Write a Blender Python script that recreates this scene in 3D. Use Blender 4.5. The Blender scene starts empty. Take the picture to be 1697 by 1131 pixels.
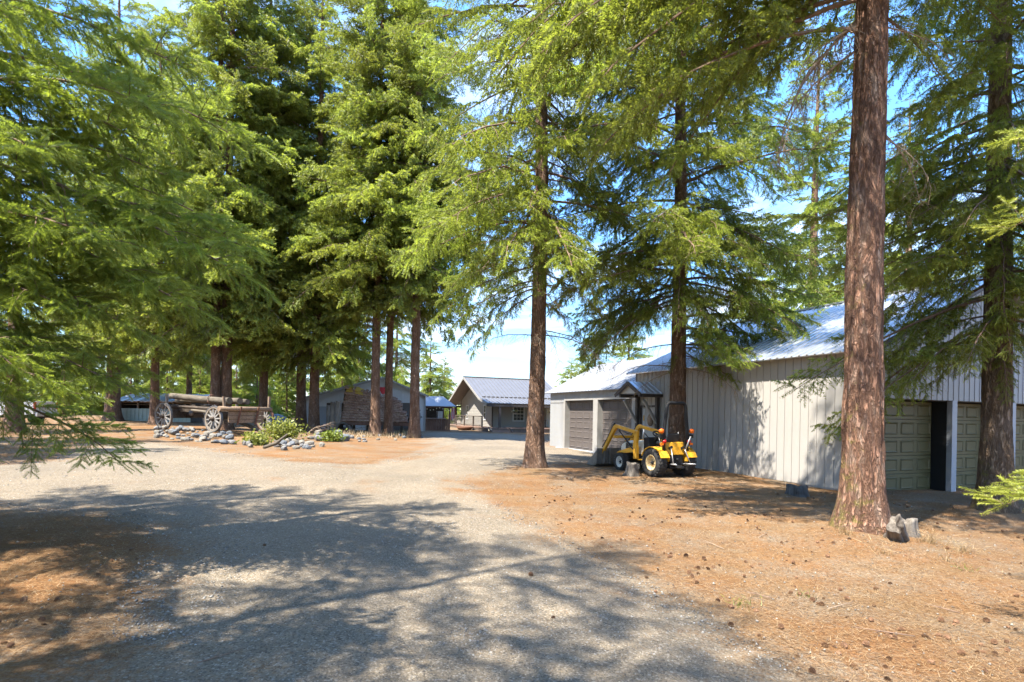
import bpy, bmesh, math, random
import numpy as np
from math import radians, sin, cos, pi, atan2, sqrt, tan
from mathutils import Vector, Matrix

# ------------------------------------------------------------------ camera, sky, sun, exposure
scene = bpy.context.scene
COL = scene.collection
FPX, HX, HY, EYE = 900.0, 848.5, 685.0, 1.63      # focal length (px of the 1697 px photo), principal point, eye height
ROLL = radians(1.0)
cam_data = bpy.data.cameras.new("camera")
cam_data.sensor_width = 36.0
cam_data.sensor_fit = 'HORIZONTAL'
cam_data.lens = FPX * 36.0 / 1697.0
cam_data.shift_y = (HY - 565.5) / 1697.0
cam_data.clip_start = 0.05
cam_data.clip_end = 3000.0
camera = bpy.data.objects.new("camera", cam_data)
COL.objects.link(camera)
_c, _s = cos(ROLL), sin(ROLL)
camera.matrix_world = Matrix(((_c, -_s, 0, 0), (0, 0, -1, 0), (_s, _c, 0, EYE), (0, 0, 0, 1)))
scene.camera = camera

SUN_EL = radians(60.0)
SUN_AZ = radians(41.0)                            # towards the camera from the left (-X)
SDIR = Vector((-cos(SUN_AZ) * cos(SUN_EL), -sin(SUN_AZ) * cos(SUN_EL), sin(SUN_EL)))
sun_data = bpy.data.lights.new("sun", 'SUN')
sun_data.energy = 3.6
sun_data.angle = radians(0.53)
sun_data.color = (1.0, 0.94, 0.84)
sun = bpy.data.objects.new("sun", sun_data)
COL.objects.link(sun)
sun.rotation_euler = SDIR.to_track_quat('Z', 'Y').to_euler()
sun.location = (-30, -15, 60)

world = bpy.data.worlds.new("World")
scene.world = world
world.use_nodes = True
wn, wl = world.node_tree.nodes, world.node_tree.links
wn.clear()
w_out = wn.new('ShaderNodeOutputWorld')
w_bg = wn.new('ShaderNodeBackground')
w_bg.inputs['Strength'].default_value = 0.15
w_sky = wn.new('ShaderNodeTexSky')
w_sky.sky_type = 'NISHITA'
w_sky.sun_disc = False
w_sky.sun_elevation = SUN_EL
w_sky.sun_rotation = atan2(SDIR.x, SDIR.y)
w_sky.altitude = 1500
w_sky.air_density = 1.0
w_sky.dust_density = 0.1
w_sky.ozone_density = 2.5
w_tc = wn.new('ShaderNodeTexCoord')
w_sep = wn.new('ShaderNodeSeparateXYZ')
wl.new(w_tc.outputs['Generated'], w_sep.inputs[0])
def wmath(op, a, b=None, c=None):
    n = wn.new('ShaderNodeMath'); n.operation = op
    for i, v in enumerate((a, b, c)):
        if v is None: continue
        if isinstance(v, (int, float)): n.inputs[i].default_value = v
        else: wl.new(v, n.inputs[i])
    return n.outputs[0]
# clouds lie on a flat layer overhead: direction divided by its height
w_h = wmath('MAXIMUM', w_sep.outputs['Z'], 0.02)
w_h2 = wmath('ADD', w_h, 0.12)
w_u = wmath('DIVIDE', w_sep.outputs['X'], w_h2)
w_v = wmath('DIVIDE', w_sep.outputs['Y'], w_h2)
w_cmb = wn.new('ShaderNodeCombineXYZ')
wl.new(w_u, w_cmb.inputs[0]); wl.new(w_v, w_cmb.inputs[1])
w_noise = wn.new('ShaderNodeTexNoise')
w_noise.inputs['Scale'].default_value = 1.1
w_noise.inputs['Detail'].default_value = 9
w_noise.inputs['Roughness'].default_value = 0.6
w_noise.inputs['Distortion'].default_value = 0.4
wl.new(w_cmb.outputs[0], w_noise.inputs['Vector'])
w_ramp = wn.new('ShaderNodeValToRGB')
w_ramp.color_ramp.elements[0].position = 0.46
w_ramp.color_ramp.elements[1].position = 0.70
wl.new(w_noise.outputs['Fac'], w_ramp.inputs[0])
w_mix = wn.new('ShaderNodeMix'); w_mix.data_type = 'RGBA'
wl.new(wmath('MULTIPLY', w_ramp.outputs['Color'], 0.8), w_mix.inputs['Factor'])
w_bw = wn.new('ShaderNodeRGBToBW'); wl.new(w_sky.outputs['Color'], w_bw.inputs[0])
w_soft = wmath('DIVIDE', 2.7, wmath('ADD', 1.0, wmath('MULTIPLY', w_bw.outputs[0], 1.1)))      # soft shoulder over the whole sky
w_sc = wn.new('ShaderNodeVectorMath'); w_sc.operation = 'SCALE'
wl.new(w_sky.outputs['Color'], w_sc.inputs[0]); wl.new(w_soft, w_sc.inputs['Scale'])
w_hsv = wn.new('ShaderNodeHueSaturation'); w_hsv.inputs['Saturation'].default_value = 1.2
wl.new(w_sc.outputs[0], w_hsv.inputs['Color']); wl.new(w_hsv.outputs[0], w_mix.inputs[6])
w_mix.inputs[7].default_value = (2.7, 2.75, 2.85, 1)
wl.new(w_mix.outputs[2], w_bg.inputs['Color'])
wl.new(w_bg.outputs[0], w_out.inputs['Surface'])

scene.view_settings.view_transform = 'Standard'
scene.view_settings.look = 'None'
scene.view_settings.exposure = 2.45
scene.view_settings.gamma = 1.0
scene.view_settings.use_curve_mapping = False
scene.cycles.max_bounces = 5
scene.cycles.diffuse_bounces = 3
scene.cycles.glossy_bounces = 3
scene.cycles.transmission_bounces = 4
scene.cycles.transparent_max_bounces = 6
scene.cycles.use_denoising = True
scene.cycles.use_adaptive_sampling = True
scene.cycles.adaptive_threshold = 0.02
scene.cycles.sample_clamp_indirect = 6.0

# ------------------------------------------------------------------ helpers
random.seed(7)
RNG = np.random.default_rng(11)
KS = 0.019                                        # the yard falls gently to the right

def _hash(ix, iy, seed):
    h = (ix.astype(np.int64) * 374761393 + iy.astype(np.int64) * 668265263 + seed * 1442695041) & 0x7fffffff
    h = ((h ^ (h >> 13)) * 1274126177) & 0x7fffffff
    return ((h ^ (h >> 16)) & 0xffff) / 65535.0
def vnoise(x, y, seed=0, wrap=None):
    x = np.asarray(x, float); y = np.asarray(y, float)
    ix = np.floor(x); iy = np.floor(y)
    fx = x - ix; fy = y - iy
    fx = fx * fx * (3 - 2 * fx); fy = fy * fy * (3 - 2 * fy)
    def H(a, b):
        if wrap: a = np.mod(a, wrap)
        return _hash(a, b, seed)
    return ((H(ix, iy) * (1 - fx) + H(ix + 1, iy) * fx) * (1 - fy) +
            (H(ix, iy + 1) * (1 - fx) + H(ix + 1, iy + 1) * fx) * fy)
def fbm(x, y, seed=0, oct=4, wrap=None):
    v = 0; a = 0.5
    for o in range(oct):
        v = v + a * vnoise(x * 2 ** o, y * 2 ** o, seed + o * 17, wrap * 2 ** o if wrap else None)
        a *= 0.5
    return v

def sstep(a, b, v):
    t = np.clip((np.asarray(v, float) - a) / (b - a), 0, 1)
    return t * t * (3 - 2 * t)
BUMPS = [(-14.9, 27.2, 5.0, 2.8, 0.22), (-10.3, 31.0, 2.2, 1.4, 0.14), (5.23, 8.1, 1.2, 1.0, 0.12),
         (0.75, 16.0, 1.1, 0.9, 0.08), (9.6, 10.8, 1.2, 1.0, 0.08)]
def ground_z(x, y):
    x = np.asarray(x, float); y = np.asarray(y, float)
    z = -KS * np.clip(x, -45, 22)
    near = 1 - sstep(40, 60, np.hypot(x, y))
    z = z + (fbm(x * 0.35, y * 0.35, 3, 3) - 0.44) * 0.10 * near
    for bx, by, rx, ry, h in BUMPS:
        z = z + h * np.exp(-(((x - bx) / rx) ** 2 + ((y - by) / ry) ** 2))
    return z
def gz(x, y): return float(ground_z(x, y))
def slope_z(x): return -KS * max(-45, min(22, x))

def at(px, py, depth):
    u = (px - HX) / FPX; v = -(py - HY) / FPX
    return Vector(((u * _c - v * _s) * depth, depth, EYE + (u * _s + v * _c) * depth))
def xat(px, depth, py=700.0): return at(px, py, depth).x
def gpix(px, py):
    lo, hi = 2.0, 150.0
    for _ in range(50):
        m = 0.5 * (lo + hi); p = at(px, py, m)
        if p.z > gz(p.x, p.y): lo = m
        else: hi = m
    p = at(px, py, lo)
    return Vector((p.x, p.y, gz(p.x, p.y)))

class MB:
    """collects shapes of ONE part and builds them as one mesh object"""
    def __init__(self): self.v = []; self.f = []; self.m = []; self.sm = []
    def add(self, verts, faces, mi=0, smooth=False):
        o = len(self.v)
        self.v.extend([tuple(p) for p in verts])
        self.f.extend([tuple(i + o for i in f) for f in faces])
        self.m.extend([mi] * len(faces)); self.sm.extend([smooth] * len(faces))
        return self
    def box(self, x0, x1, y0, y1, z0, z1, mi=0):
        v = [(x0, y0, z0), (x1, y0, z0), (x1, y1, z0), (x0, y1, z0), (x0, y0, z1), (x1, y0, z1), (x1, y1, z1), (x0, y1, z1)]
        f = [(0, 3, 2, 1), (4, 5, 6, 7), (0, 1, 5, 4), (1, 2, 6, 5), (2, 3, 7, 6), (3, 0, 4, 7)]
        return self.add(v, f, mi)
    def bar(self, a, b, w, h, mi=0, up=(0, 0, 1)):
        a = Vector(a); b = Vector(b); d = (b - a).normalized(); up = Vector(up)
        if abs(d.dot(up)) > 0.98: up = Vector((1, 0, 0))
        s = d.cross(up).normalized(); u = s.cross(d)
        v = []
        for p in (a, b):
            for i, j in ((-1, -1), (1, -1), (1, 1), (-1, 1)):
                v.append(p + s * (i * w / 2) + u * (j * h / 2))
        return self.add(v, [(0, 3, 2, 1), (4, 5, 6, 7), (0, 1, 5, 4), (1, 2, 6, 5), (2, 3, 7, 6), (3, 0, 4, 7)], mi)
    def tube(self, pts, rad, n=8, mi=0, smooth=True, caps=True):
        pts = [Vector(p) for p in pts]
        if not isinstance(rad, (list, tuple)): rad = [rad] * len(pts)
        prev = None; v = []
        for i, p in enumerate(pts):
            d = (pts[min(i + 1, len(pts) - 1)] - pts[max(i - 1, 0)]).normalized()
            if prev is None:
                a = Vector((0, 0, 1)) if abs(d.z) < 0.9 else Vector((1, 0, 0))
                s = d.cross(a).normalized()
            else:
                s = (prev - d * prev.dot(d)).normalized()
            prev = s; u = d.cross(s)
            for k in range(n):
                t = 2 * pi * k / n
                v.append(p + (s * cos(t) + u * sin(t)) * rad[i])
        f = []
        for i in range(len(pts) - 1):
            for k in range(n):
                f.append((i * n + k, i * n + (k + 1) % n, (i + 1) * n + (k + 1) % n, (i + 1) * n + k))
        self.add(v, f, mi, smooth)
        if caps:
            o = len(self.v) - len(v)
            self.f.append(tuple(o + k for k in reversed(range(n)))); self.m.append(mi); self.sm.append(False)
            self.f.append(tuple(o + (len(pts) - 1) * n + k for k in range(n))); self.m.append(mi); self.sm.append(False)
        return self
    def lathe(self, prof, n=24, axis='Y', c=(0, 0, 0), mi=0, smooth=True, closed=False):
        """prof: (radius, along) pairs"""
        v = []
        for r, a in prof:
            for k in range(n):
                t = 2 * pi * k / n
                if axis == 'Y': v.append((c[0] + r * cos(t), c[1] + a, c[2] + r * sin(t)))
                elif axis == 'Z': v.append((c[0] + r * cos(t), c[1] + r * sin(t), c[2] + a))
                else: v.append((c[0] + a, c[1] + r * cos(t), c[2] + r * sin(t)))
        f = []; L = len(prof)
        for i in range(L if closed else L - 1):
            j = (i + 1) % L
            for k in range(n):
                f.append((i * n + k, i * n + (k + 1) % n, j * n + (k + 1) % n, j * n + k))
        return self.add(v, f, mi, smooth)
    def prism(self, poly, axis, a0, a1, mi=0):
        """poly: 2D outline, pushed along one axis from a0 to a1"""
        def P(p, a):
            return {'X': (a, p[0], p[1]), 'Y': (p[0], a, p[1]), 'Z': (p[0], p[1], a)}[axis]
        n = len(poly)
        v = [P(p, a0) for p in poly] + [P(p, a1) for p in poly]
        f = [tuple(range(n - 1, -1, -1)), tuple(range(n, 2 * n))]
        f += [(i, (i + 1) % n, n + (i + 1) % n, n + i) for i in range(n)]
        return self.add(v, f, mi)
    def mesh(self, name, mats):
        me = bpy.data.meshes.new(name)
        me.from_pydata([tuple(p) for p in self.v], [], self.f)
        for m in (mats if isinstance(mats, (list, tuple)) else [mats]): me.materials.append(m)
        me.polygons.foreach_set('material_index', self.m)
        me.polygons.foreach_set('use_smooth', self.sm)
        bm = bmesh.new(); bm.from_mesh(me)
        bmesh.ops.recalc_face_normals(bm, faces=bm.faces)
        bm.to_mesh(me); bm.free()
        me.update()
        return me
    def build(self, name, mats, parent=None, loc=None, rz=0.0, bevel=0.0):
        return put(name, self.mesh(name, mats), parent, loc, rz, bevel)

def put(name, mesh, parent=None, loc=None, rz=0.0, bevel=0.0):
    o = bpy.data.objects.new(name, mesh)
    COL.objects.link(o)
    if parent is not None: o.parent = parent
    if loc is not None: o.location = loc
    o.rotation_euler = (0, 0, rz)
    if bevel > 0:
        md = o.modifiers.new('bevel', 'BEVEL'); md.width = bevel; md.segments = 2; md.limit_method = 'ANGLE'
    return o
def tag(o, label=None, cat=None, group=None, kind=None):
    if label: o['label'] = label
    if cat: o['category'] = cat
    if group: o['group'] = group
    if kind: o['kind'] = kind
    return o
def thing(name, label, cat, loc=(0, 0, 0), rz=0.0, group=None):
    o = bpy.data.objects.new(name, None)
    o.empty_display_size = 0.2
    COL.objects.link(o)
    o.location = loc; o.rotation_euler = (0, 0, rz)
    return tag(o, label, cat, group)

def raw_mesh(name, verts, faces_arr, mats, midx=None, attrs=None, smooth=False):
    """fast mesh from numpy arrays; faces_arr is (n,3) or (n,4)"""
    me = bpy.data.meshes.new(name)
    verts = np.asarray(verts, np.float32); faces_arr = np.asarray(faces_arr, np.int32)
    n, k = faces_arr.shape
    me.vertices.add(len(verts)); me.vertices.foreach_set('co', verts.ravel())
    me.loops.add(n * k); me.loops.foreach_set('vertex_index', faces_arr.ravel())
    me.polygons.add(n)
    me.polygons.foreach_set('loop_start', np.arange(0, n * k, k, dtype=np.int32))
    if smooth: me.polygons.foreach_set('use_smooth', np.ones(n, bool))
    for m in (mats if isinstance(mats, (list, tuple)) else [mats]): me.materials.append(m)
    if midx is not None: me.polygons.foreach_set('material_index', np.asarray(midx, np.int32))
    me.update(calc_edges=True)
    for nm, arr in (attrs or {}).items():
        a = me.attributes.new(nm, 'FLOAT', 'POINT')
        a.data.foreach_set('value', np.asarray(arr, np.float32))
    me.validate()
    return me

# ------------------------------------------------------------------ materials
class NT:
    def __init__(self, name):
        self.mat = bpy.data.materials.new(name); self.mat.use_nodes = True
        self.n = self.mat.node_tree.nodes; self.l = self.mat.node_tree.links
        self.n.clear()
        self.out = self.n.new('ShaderNodeOutputMaterial')
        self.tc = self.n.new('ShaderNodeTexCoord').outputs['Object']
    def set(self, s, v):
        if isinstance(v, bpy.types.NodeSocket): self.l.new(v, s)
        elif isinstance(v, (tuple, list)) and len(v) == 3 and s.type == 'RGBA': s.default_value = (*v, 1)
        else: s.default_value = v
    def map(self, scale=(1, 1, 1), loc=(0, 0, 0), rot=(0, 0, 0), src=None):
        m = self.n.new('ShaderNodeMapping'); self.l.new(src or self.tc, m.inputs[0])
        m.inputs['Scale'].default_value = scale; m.inputs['Location'].default_value = loc; m.inputs['Rotation'].default_value = rot
        return m.outputs[0]
    def noise(self, scale=5, detail=4, rough=0.55, vec=None, dist=0.0):
        t = self.n.new('ShaderNodeTexNoise'); self.l.new(vec or self.tc, t.inputs['Vector'])
        t.inputs['Scale'].default_value = scale; t.inputs['Detail'].default_value = detail
        t.inputs['Roughness'].default_value = rough; t.inputs['Distortion'].default_value = dist
        return t.outputs['Fac']
    def voro(self, scale=5, vec=None, feature='F1', out='Distance', rnd=1.0):
        t = self.n.new('ShaderNodeTexVoronoi'); t.feature = feature; self.l.new(vec or self.tc, t.inputs['Vector'])
        t.inputs['Scale'].default_value = scale; t.inputs['Randomness'].default_value = rnd
        return t.outputs[out]
    def math(self, op, a, b=0.0, c=None, clamp=False):
        t = self.n.new('ShaderNodeMath'); t.operation = op; t.use_clamp = clamp
        self.set(t.inputs[0], a); self.set(t.inputs[1], b)
        if c is not None: self.set(t.inputs[2], c)
        return t.outputs[0]
    def ramp(self, fac, stops):
        t = self.n.new('ShaderNodeValToRGB'); self.l.new(fac, t.inputs[0])
        e = t.color_ramp.elements
        while len(e) < len(stops): e.new(0.5)
        for i, (p, c) in enumerate(stops):
            e[i].position = p
            e[i].color = (*c, 1) if isinstance(c, (tuple, list)) else (c, c, c, 1)
        return t.outputs['Color']
    def mix(self, fac, a, b, mode='MIX'):
        t = self.n.new('ShaderNodeMix'); t.data_type = 'RGBA'; t.blend_type = mode
        self.set(t.inputs[0], fac); self.set(t.inputs[6], a); self.set(t.inputs[7], b)
        return t.outputs[2]
    def attr(self, name, typ='GEOMETRY', out='Fac'):
        t = self.n.new('ShaderNodeAttribute'); t.attribute_name = name; t.attribute_type = typ
        return t.outputs[out]
    def bump(self, h, strength=0.3, dist=0.01):
        t = self.n.new('ShaderNodeBump'); self.l.new(h, t.inputs['Height'])
        t.inputs['Strength'].default_value = strength; t.inputs['Distance'].default_value = dist
        return t.outputs[0]
    def bsdf(self, color, rough=0.7, metal=0.0, spec=0.4, normal=None, **kw):
        t = self.n.new('ShaderNodeBsdfPrincipled')
        self.set(t.inputs['Base Color'], color); self.set(t.inputs['Roughness'], rough)
        self.set(t.inputs['Metallic'], metal); self.set(t.inputs['Specular IOR Level'], spec)
        if normal is not None: self.l.new(normal, t.inputs['Normal'])
        for k, v in kw.items(): self.set(t.inputs[k], v)
        return t.outputs[0]
    def done(self, shader):
        self.l.new(shader, self.out.inputs['Surface']); return self.mat

def simple(name, col, rough=0.6, metal=0.0, var=0.18, scale=6, bump=0.0, bscale=40, spec=0.4, dirt=None, stretch=(1, 1, 1), bdist=0.005, **kw):
    t = NT(name)
    v = t.map(stretch)
    n1 = t.noise(scale, 6, 0.6, v)
    lo = tuple(max(0, c * (1 - var)) for c in col); hi = tuple(min(1, c * (1 + var)) for c in col)
    c = t.ramp(n1, [(0.3, lo), (0.7, hi)])
    if dirt:
        n2 = t.noise(scale * 0.37, 8, 0.65, t.map(stretch, (3.1, 7.7, 1.3)))
        c = t.mix(t.ramp(n2, [(0.5, 0.0), (0.72, 0.75)]), c, dirt)
    nm = t.bump(t.noise(bscale, 5, 0.6, v), bump, bdist) if bump > 0 else None
    return t.done(t.bsdf(c, rough, metal, spec, nm, **kw))

def m_foliage(name, dark, light, trans=0.3):
    t = NT(name)
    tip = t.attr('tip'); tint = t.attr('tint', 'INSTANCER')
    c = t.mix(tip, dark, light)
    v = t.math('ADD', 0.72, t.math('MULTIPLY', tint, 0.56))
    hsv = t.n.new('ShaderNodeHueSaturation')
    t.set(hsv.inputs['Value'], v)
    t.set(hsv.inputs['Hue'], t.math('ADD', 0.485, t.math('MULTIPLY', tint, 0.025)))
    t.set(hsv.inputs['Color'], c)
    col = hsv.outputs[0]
    b = t.bsdf(col, 0.5, 0, 0.35)
    tr = t.n.new('ShaderNodeBsdfTranslucent')
    t.set(tr.inputs['Color'], t.mix(1.0, col, (1.25, 1.3, 0.6), 'MULTIPLY'))
    mx = t.n.new('ShaderNodeMixShader'); mx.inputs[0].default_value = trans
    t.l.new(b, mx.inputs[1]); t.l.new(tr.outputs[0], mx.inputs[2])
    return t.done(mx.outputs[0])

def m_bark(name, red=1.0, moss=0.0, scale=1.0):
    t = NT(name)
    v = t.map((9 * scale, 9 * scale, 2.4 * scale))
    n1 = t.noise(1.0, 8, 0.62, v, 0.6)
    rid = t.noise(1.0, 7, 0.6, t.map((15 * scale, 15 * scale, 4.0 * scale)), 1.1)
    rid = t.math('MULTIPLY', t.math('ABSOLUTE', t.math('SUBTRACT', rid, 0.5)), 2.0)
    crack = t.ramp(rid, [(0.0, 0.0), (0.22, 1.0)])
    fine = t.noise(60 * scale, 5, 0.7, t.map((1, 1, 0.45)))
    c = t.ramp(n1, [(0.25, (0.115 * red, 0.060, 0.035)), (0.5, (0.275 * red, 0.155, 0.096)), (0.72, (0.44, 0.325, 0.245))])
    c = t.mix(t.ramp(fine, [(0.35, 0.0), (0.75, 0.5)]), c, (0.32, 0.22, 0.15))
    c = t.mix(t.math('MULTIPLY', t.math('SUBTRACT', 1.0, crack), 0.62), c, (0.06, 0.034, 0.022))
    if moss > 0:
        sep = t.n.new('ShaderNodeSeparateXYZ'); t.l.new(t.tc, sep.inputs[0])
        mn = t.noise(4.5, 10, 0.78)
        side = t.math('MULTIPLY', sep.outputs['X'], -0.36)                     # weather side
        low = t.math('MULTIPLY', t.math('SUBTRACT', 1.2, sep.outputs['Z'], clamp=True), 0.06)
        f = t.math('ADD', t.math('ADD', mn, side), low)
        f = t.ramp(f, [(0.735 - 0.10 * moss, 0.0), (0.83 - 0.1 * moss, 0.8)])
        c = t.mix(f, c, t.ramp(fine, [(0.3, (0.10, 0.085, 0.025)), (0.7, (0.30, 0.26, 0.06))]))
    h = t.math('ADD', t.math('MULTIPLY', crack, 0.6), t.math('ADD', t.math('MULTIPLY', n1, 0.7), t.math('MULTIPLY', fine, 0.35)))
    return t.done(t.bsdf(c, 0.9, 0, 0.2, t.bump(h, 1.0, 0.07)))

def m_wood(name, c0, c1, grain=(2, 2, 30), rough=0.85, bump=0.5, dirt=None):
    t = NT(name)
    v = t.map(grain)
    n = t.noise(1.5, 8, 0.65, v, 0.3)
    big = t.noise(1.3, 3, 0.5)
    c = t.ramp(n, [(0.3, c0), (0.7, c1)])
    c = t.mix(t.ramp(big, [(0.4, 0.0), (0.75, 0.6)]), c, dirt or tuple(x * 0.5 for x in c0))
    return t.done(t.bsdf(c, rough, 0, 0.25, t.bump(n, bump, 0.01)))

def m_ground():
    t = NT('yard_ground')
    lit = t.attr('litter')
    # gravel: crushed stone of mixed greys in pale fines
    v1 = t.voro(38, None, 'F1', 'Color'); e1 = t.voro(38, None, 'F1', 'Distance')
    v2 = t.voro(95, None, 'F1', 'Color'); e2 = t.voro(95, None, 'F1', 'Distance')
    s1 = t.n.new('ShaderNodeSeparateColor'); t.l.new(v1, s1.inputs[0])
    s2 = t.n.new('ShaderNodeSeparateColor'); t.l.new(v2, s2.inputs[0])
    fines = t.ramp(t.noise(2.2, 8, 0.7), [(0.3, (0.1835, 0.1454, 0.0982)), (0.7, (0.2508, 0.2021, 0.1407))])
    st1 = t.ramp(s1.outputs[0], [(0.0, (0.0973, 0.0886, 0.0760)), (0.35, (0.1872, 0.1596, 0.1236)), (0.75, (0.2546, 0.2128, 0.1584)), (0.93, (0.3894, 0.3475, 0.2788))])
    st2 = t.ramp(s2.outputs[0], [(0.0, (0.0674, 0.0567, 0.0444)), (0.4, (0.1872, 0.1525, 0.1077)), (0.8, (0.2771, 0.2305, 0.1679)), (0.96, (0.4118, 0.3617, 0.2851))])
    gr = t.mix(t.ramp(e1, [(0.35, 0.75), (0.62, 0.0)]), fines, st1)
    gr = t.mix(t.ramp(s2.outputs[1], [(0.35, 0.0), (0.5, 0.7)]), gr, st2)
    # conifer litter: needles, duff and crumbled cone
    st = t.noise(70, 6, 0.75, t.map((1, 0.35, 1), rot=(0, 0, 0.5)))
    st_b = t.noise(80, 6, 0.75, t.map((0.35, 1, 1), rot=(0, 0, -0.3)))
    fib = t.math('MAXIMUM', st, st_b)
    duff = t.ramp(fib, [(0.36, (0.0777, 0.0407, 0.0197)), (0.50, (0.1813, 0.1036, 0.0464)), (0.63, (0.2701, 0.1776, 0.0879)), (0.8, (0.3848, 0.2886, 0.1757))])
    redd = t.ramp(t.noise(0.9, 6, 0.6), [(0.32, (1.06, 0.80, 0.58)), (0.66, (0.98, 0.95, 0.90))])
    duff = t.mix(1.0, duff, redd, 'MULTIPLY')
    # where litter lies
    pat = t.noise(1.1, 9, 0.68)
    fine = t.noise(26, 6, 0.75)
    f = t.math('ADD', lit, t.math('ADD', t.math('MULTIPLY', t.math('SUBTRACT', pat, 0.5), 1.9), t.math('MULTIPLY', t.math('SUBTRACT', fine, 0.5), 1.9)))
    f = t.ramp(f, [(0.22, 0.0), (0.80, 0.95)])
    c = t.mix(f, gr, duff)
    c = t.mix(1.0, c, t.ramp(t.noise(0.35, 5, 0.6), [(0.3, (0.66, 0.66, 0.67)), (0.7, (0.90, 0.885, 0.865))]), 'MULTIPLY')
    h = t.math('ADD', t.math('ADD', t.math('MULTIPLY', e1, -0.5), t.math('MULTIPLY', e2, -0.3)), t.math('ADD', t.math('MULTIPLY', fib, 0.7), t.math('MULTIPLY', t.noise(9, 5, 0.6), 0.8)))
    return t.done(t.bsdf(c, 0.95, 0, 0.15, t.bump(h, 0.8, 0.02)))

M = {}
M['ground'] = m_ground()
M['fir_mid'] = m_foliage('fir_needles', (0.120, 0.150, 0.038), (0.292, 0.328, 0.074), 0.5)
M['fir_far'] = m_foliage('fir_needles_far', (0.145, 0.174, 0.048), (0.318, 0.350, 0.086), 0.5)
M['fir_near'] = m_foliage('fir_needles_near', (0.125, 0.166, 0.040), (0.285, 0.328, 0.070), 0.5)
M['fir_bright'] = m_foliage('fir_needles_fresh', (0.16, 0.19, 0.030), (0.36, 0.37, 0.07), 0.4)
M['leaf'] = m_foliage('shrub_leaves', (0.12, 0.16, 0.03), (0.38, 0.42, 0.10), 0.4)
M['twig'] = simple('twig_bark', (0.17, 0.11, 0.075), 0.9, var=0.35, scale=20)
M['deadtwig'] = simple('dead_twig', (0.24, 0.175, 0.12), 0.9, var=0.3, scale=12)
M['bark'] = m_bark('fir_bark')
M['bark_near'] = m_bark('fir_bark_near', 1.12, 1.05)
M['bark_moss'] = m_bark('fir_bark_dark', 0.8, 0.4)
M['siding'] = simple('taupe_steel_siding', (0.350, 0.332, 0.305), 0.5, var=0.06, scale=1.2, bump=0.05, bscale=8, dirt=(0.27, 0.25, 0.225), stretch=(1, 1, 0.25))
M['siding_shop'] = simple('light_grey_steel', (0.52, 0.52, 0.53), 0.5, var=0.05, scale=1.5, stretch=(1, 1, 0.25))
M['siding_pale'] = simple('pale_steel_siding', (0.2737, 0.2737, 0.2698), 0.5, var=0.05, scale=1.5, dirt=(0.2268, 0.2190, 0.2111), stretch=(1, 1, 0.25))
M['trim'] = simple('pale_trim', (0.2677, 0.2550, 0.2359), 0.55, var=0.05, scale=3, dirt=(0.2104, 0.1976, 0.1785))
M['roofpale'] = simple('pale_metal_roof', (0.2040, 0.2091, 0.2193), 0.5, metal=0.2, var=0.08, scale=1.5, dirt=(0.1683, 0.1683, 0.1683), stretch=(0.3, 1, 1))
M['trim_cool'] = simple('cool_trim', (0.2932, 0.3060, 0.3315), 0.5, var=0.05, scale=3)
M['rooftin'] = simple('galvalume_roof', (0.5270, 0.5440, 0.5695), 0.34, metal=0.75, var=0.08, scale=1.5, dirt=(0.4250, 0.4165, 0.3995), stretch=(1, 0.3, 1))
M['roofgrey'] = simple('grey_metal_roof', (0.1200, 0.1200, 0.1264), 0.45, metal=0.15, var=0.06, scale=1.5)
M['dark_trim'] = simple('dark_brown_trim', (0.055, 0.045, 0.040), 0.6, var=0.15)
M['black'] = simple('black_void', (0.012, 0.012, 0.013), 0.6, var=0.1)
M['door_olive'] = simple('olive_door_paint', (0.105, 0.088, 0.036), 0.5, var=0.12, scale=3, dirt=(0.08, 0.066, 0.03))
M['door_taupe'] = simple('taupe_door_paint', (0.0892, 0.0750, 0.0678), 0.5, var=0.08, scale=3, dirt=(0.0684, 0.0583, 0.0536))
M['concrete'] = simple('concrete', (0.2576, 0.2576, 0.2632), 0.85, var=0.12, scale=5, bump=0.2)
M['lap'] = simple('lap_siding', (0.2639, 0.2486, 0.2218), 0.6, var=0.04, scale=2)
M['white'] = simple('white_paint', (0.5032, 0.4964, 0.4760), 0.5, var=0.05)
M['deck'] = m_wood('deck_boards', (0.20, 0.13, 0.10), (0.34, 0.24, 0.19), (2, 2, 2), 0.8, 0.2)
M['rail'] = simple('rail_paint', (0.105, 0.085, 0.072), 0.6, var=0.15)
M['glass'] = simple('window_glass', (0.05, 0.055, 0.06), 0.06, var=0.1, spec=0.8)
M['wood_grey'] = m_wood('weathered_wood', (0.1170, 0.0936, 0.0715), (0.3250, 0.2730, 0.2145), (14, 14, 2.0), 0.9, 0.7)
M['wood_tan'] = m_wood('tan_plank', (0.1445, 0.0935, 0.0595), (0.3230, 0.2338, 0.1573), (3, 14, 14), 0.85, 0.5)
M['wood_log'] = m_wood('old_log', (0.0574, 0.0459, 0.0338), (0.1688, 0.1417, 0.1046), (2.0, 12, 12), 0.92, 0.8, dirt=(0.0473, 0.0405, 0.0304))
M['wood_dark'] = m_wood('dark_timber', (0.035, 0.026, 0.019), (0.11, 0.085, 0.062), (3, 10, 10), 0.9, 0.6)
M['wood_red'] = m_wood('red_brown_board', (0.10, 0.052, 0.034), (0.21, 0.115, 0.078), (14, 14, 1.5), 0.8, 0.4)
M['bark_shingle'] = m_wood('bark_slab', (0.1024, 0.0592, 0.0410), (0.3754, 0.2230, 0.1502), (5, 5, 5), 0.95, 1.0)
M['bark_shingle_light'] = m_wood('bark_slab_light', (0.1350, 0.0837, 0.0567), (0.4590, 0.3038, 0.2093), (5, 5, 5), 0.95, 1.0)
M['moss_yellow'] = simple('yellow_moss', (0.42, 0.29, 0.05), 0.95, var=0.4, scale=12, bump=0.8)
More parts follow.
